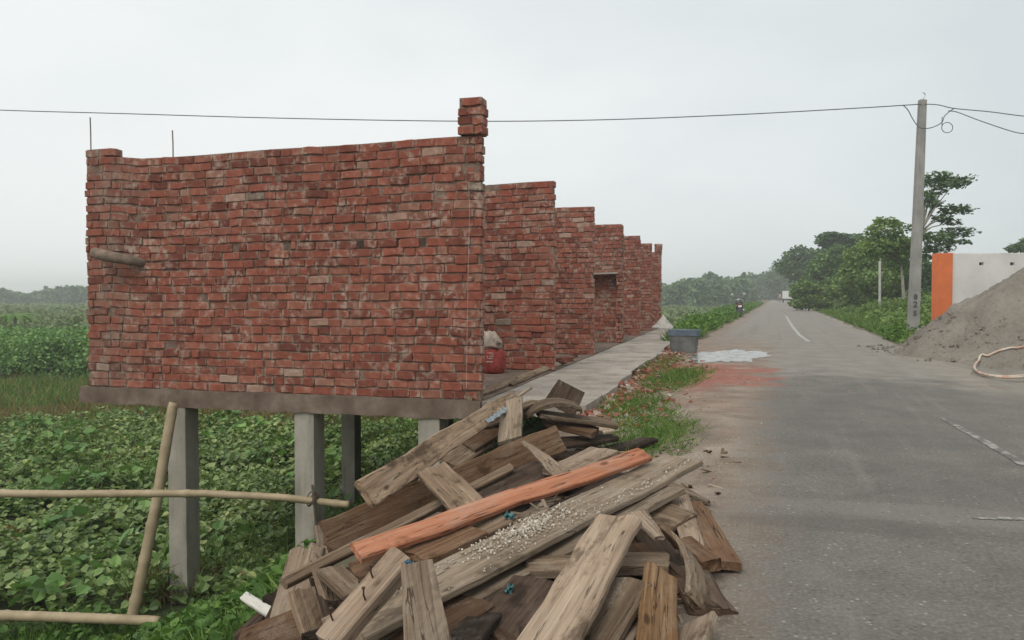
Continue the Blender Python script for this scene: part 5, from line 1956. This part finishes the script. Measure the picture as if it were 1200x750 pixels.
tree("bushy_tree", b, [lobe_px(b, 46, *q) for q in ((1080, 318, 16, 18, 600), (1088, 335, 14, 16, 420), (1076, 345, 14, 12, 330))], .24, MAT_TREE3,
     "dark bushy tree between the utility pole and the orange pillar", (.12, .05), fork=.35)
b = gpt(1192, 60)
tree("bushy_tree", b, [lobe_px(b, 60, *q) for q in ((1190, 291, 9, 5, 160), (1203, 287, 10, 8, 220), (1225, 285, 22, 14, 500), (1215, 310, 30, 16, 500))], .26, MAT_TREE3,
     "dark treetop showing above the white wall at the right", (.14, .06), fork=.4)

# roadside undergrowth on the right
x, y, uu, vv_ = strip(30000, lambda v, n: 2.85 + np.abs(RNG.normal(0, 2.4, n)), 20.5, 140, lambda u, v, x, y: (u < 11) & (u > 2.75 + .25 * np.sin(v * 1.1) + .15 * np.sin(v * 2.7)))
P = np.stack([x, y, land(x, y) - .02], 1)
keep = sand_h(x, y) < 0
blades_on("roadside_grass", P[keep], (.1, .40), (.02, .05), MAT_GRASS, "grass along the right road edge", .6)
x, y, uu, vv_ = strip(60000, lambda v, n: 3.3 + np.abs(RNG.normal(0, 2.6, n)), 22, 130, lambda u, v, x, y: (u < 12) & (u > 3.4))
mound = np.clip((uu - 3.4) * .55, 0, 1.7) * (.65 + .45 * wavy(x * .55, y * .45)) 
keep = (sand_h(x, y) < 0) & (mound > .05) & ~((x > 9.6) & (y < 28))
x, y, mound, vv_ = x[keep], y[keep], mound[keep], vv_[keep]
P = np.stack([x, y, land(x, y) + np.clip(mound, .05, 2) * RNG.uniform(.25, 1.05, len(x)) ** .6], 1)
leaves_on("roadside_undergrowth", P, (.08, .22), MAT_TREE2, "leafy undergrowth along the right side of the road", .85)
# green weeds at the pole's foot
c = gpt(1062, 21.0)
x, y = RNG.normal(c.x - .5, .75, 1600), RNG.normal(c.y, .9, 1600)
keep = (sand_h(x, y) < 0) & (uv_of(x, y)[0] > 2.7)
x, y = x[keep], y[keep]
leaves_on("low_weeds", np.stack([x, y, land(x, y) + RNG.uniform(.02, .32, len(x)) * RNG.uniform(.5, 1.4, len(x))], 1), (.07, .16), MAT_WEED, "leafy weeds round the foot of the utility pole", .8)

# tall crop rows in the left field, and what lies behind
x, y = area(110000, -34, -14, 33.5, 43)
top_h = 1.55 + .20 * wavy(x * 1.3, y * .9) + .15 * np.sin(x * 2.1) + RNG.uniform(-.12, .22, len(x))
front = np.clip((y - 33.5 - .5 * wavy(x * .8, y)) / 1.3, 0, 1) ** .5
hz_ = top_h * front
keep = (front > .05)
P = np.stack([x, y, FIELD_Z + hz_ * np.clip(RNG.uniform(.15, 1.08, len(x)) ** .45, 0, 1.05)], 1)[keep]
leaves_on("tall_crop", P, (.08, .19), MAT_HEDGE, "thick band of tall green crop in the left field", .9)
x, y = area(60000, -80, -16, 43, 105)
keep = x > -.70 * y - 4
x, y = x[keep], y[keep]
P = np.stack([x, y, FIELD_Z + RNG.uniform(.1, 1.0, len(x)) * (.9 + .5 * wavy(x * .2, y * .2)) + (y > 62) * .35], 1)
leaves_on("field_crop", P, (.18, .5), MAT_PALECROP, "paler green crop in the fields farther off", .9, 'clump')
x, y = area(16000, -150, -40, 105, 230)
keep = x > -.70 * y - 6
x, y = x[keep], y[keep]
P = np.stack([x, y, FIELD_Z + RNG.uniform(.1, 1.5, len(x))], 1)
leaves_on("field_crop", P, (.5, 1.1), MAT_PALECROP, "distant green crop before the far trees", .9, 'clump')
# fields right of the building, left of the road, in the distance
x, y = area(30000, 2, 60, 40, 190)
u_, v_ = uv_of(x, y)
keep = (u_ < -6) & (u_ > -.30 * v_)
x, y = x[keep], y[keep]
P = np.stack([x, y, FIELD_Z + RNG.uniform(.0, 1.0, len(x)) * np.clip(y / 90, .5, 1.6)], 1)
leaves_on("field_crop", P, (.25, .7), MAT_PALECROP, "green crop in the field beyond the brick building", .9, 'clump')

# banana plant in the left field
bp = at(17, 366, 52)
ban = empty("banana_plant", (bp.x, bp.y, FIELD_Z))
tag(ban, "banana plant with drooping leaves standing above the crop at the far left", "banana plant")
m = MB()
m.tube([(0, 0, 0), (.05, 0, 1.2), (.0, 0, 2.3)], [.16, .13, .08], 8)
m.build("stem", MAT_PALEBARK, ban)
V, F = [], []
for k in range(9):
    a = k * 2 * PI / 9 + random.uniform(-.3, .3)
    L = random.uniform(1.3, 1.9)
    for i in range(9):
        f = i / 8
        r = L * f * .9
        z = 2.2 + L * (.75 * f - .95 * f * f)
        w = .26 * math.sin(PI * min(1, f * .93 + .05)) + .01
        for s_ in (-1, 0, 1):
            V.append((r * math.cos(a) - s_ * w * math.sin(a), r * math.sin(a) + s_ * w * math.cos(a), z - abs(s_) * .08))
    b0 = k * 27
    for i in range(8):
        for s_ in (0, 1):
            q = b0 + i * 3 + s_
            F.append((q, q + 1, q + 4, q + 3))
link("leaves", mesh_np("leaves", V, [np.array(F)], np.repeat(RNG.uniform(.5, 1, 9), 27)), MAT_WEED, ban)

# far woods that read as one mass
def wood(name, spots, mat, leaf, label):
    lob = []
    for (px, ytop, d, wpx, n) in spots:
        p = at(px, ytop, d)
        h = p.z - FIELD_Z
        r = wpx * d / FPX
        lob.append((p.x, p.y, p.z - h * .28, r, r, h * .28, int(n * 1.5)))
        lob.append((p.x + RNG.normal(0, r * .4), p.y - r * .3, FIELD_Z + h * .38, r * 1.15, r, h * .40, int(n * 1.7)))
    P = lobes_points(lob)
    return leaves_on(name, P, leaf, mat, label, 1.0, 'clump')
sp_ = []
for px in np.arange(765, 925, 6.5):
    base = np.interp(px, [765, 790, 820, 835, 850, 870, 890, 925], [336, 331, 325, 320, 330, 326, 322, 316])
    sp_.append((px, base + RNG.normal(0, 2.2), RNG.uniform(165, 215) if px < 875 else RNG.uniform(215, 250), RNG.uniform(6, 11), 420))
wood("far_wood", sp_, MAT_TREE3, (.45, 1.15), "hazy belt of trees beyond the field left of the road")
sp_ = []
for px in np.arange(-40, 140, 6):
    base = np.interp(px, [-40, 0, 30, 50, 75, 105, 140], [343, 341, 345, 342, 337, 335, 337])
    sp_.append((px, base + RNG.normal(0, 1.5), RNG.uniform(235, 300), RNG.uniform(4, 8), 260))
wood("far_wood", sp_, MAT_TREE3, (.6, 1.4), "hazy belt of trees on the horizon behind the left field")
sp_ = []
for px in np.arange(945, 1260, 9):
    sp_.append((px, 322 + RNG.normal(0, 3), RNG.uniform(150, 190), RNG.uniform(9, 14), 260))
wood("far_wood", sp_, MAT_TREE3, (.5, 1.2), "dark wood behind the right roadside trees")
sp_ = []
for px in np.arange(140, 765, 9):
    sp_.append((px, 338 + RNG.normal(0, 2), RNG.uniform(235, 300), RNG.uniform(6, 9), 90))
wood("far_wood", sp_, MAT_TREE3, (.7, 1.6), "hazy far trees behind the brick building")

# ------------------------------------------------------------------ haze: the air between here and the far trees
m = MB()
m.box((0, 560, 6.3), (2700, 2040, 19.6))
t = NT("haze_air")
pv_ = t.n("ShaderNodeVolumePrincipled")
pv_.inputs['Color'].default_value = (.97, .985, .99, 1)
pv_.inputs['Density'].default_value = .0015
pv_.inputs['Anisotropy'].default_value = .2
t.l(pv_.outputs[0], t.out.inputs['Volume'])
haze = m.build("haze", t.m)
kind(haze, 'stuff', "thin pale haze lying over the road and fields")
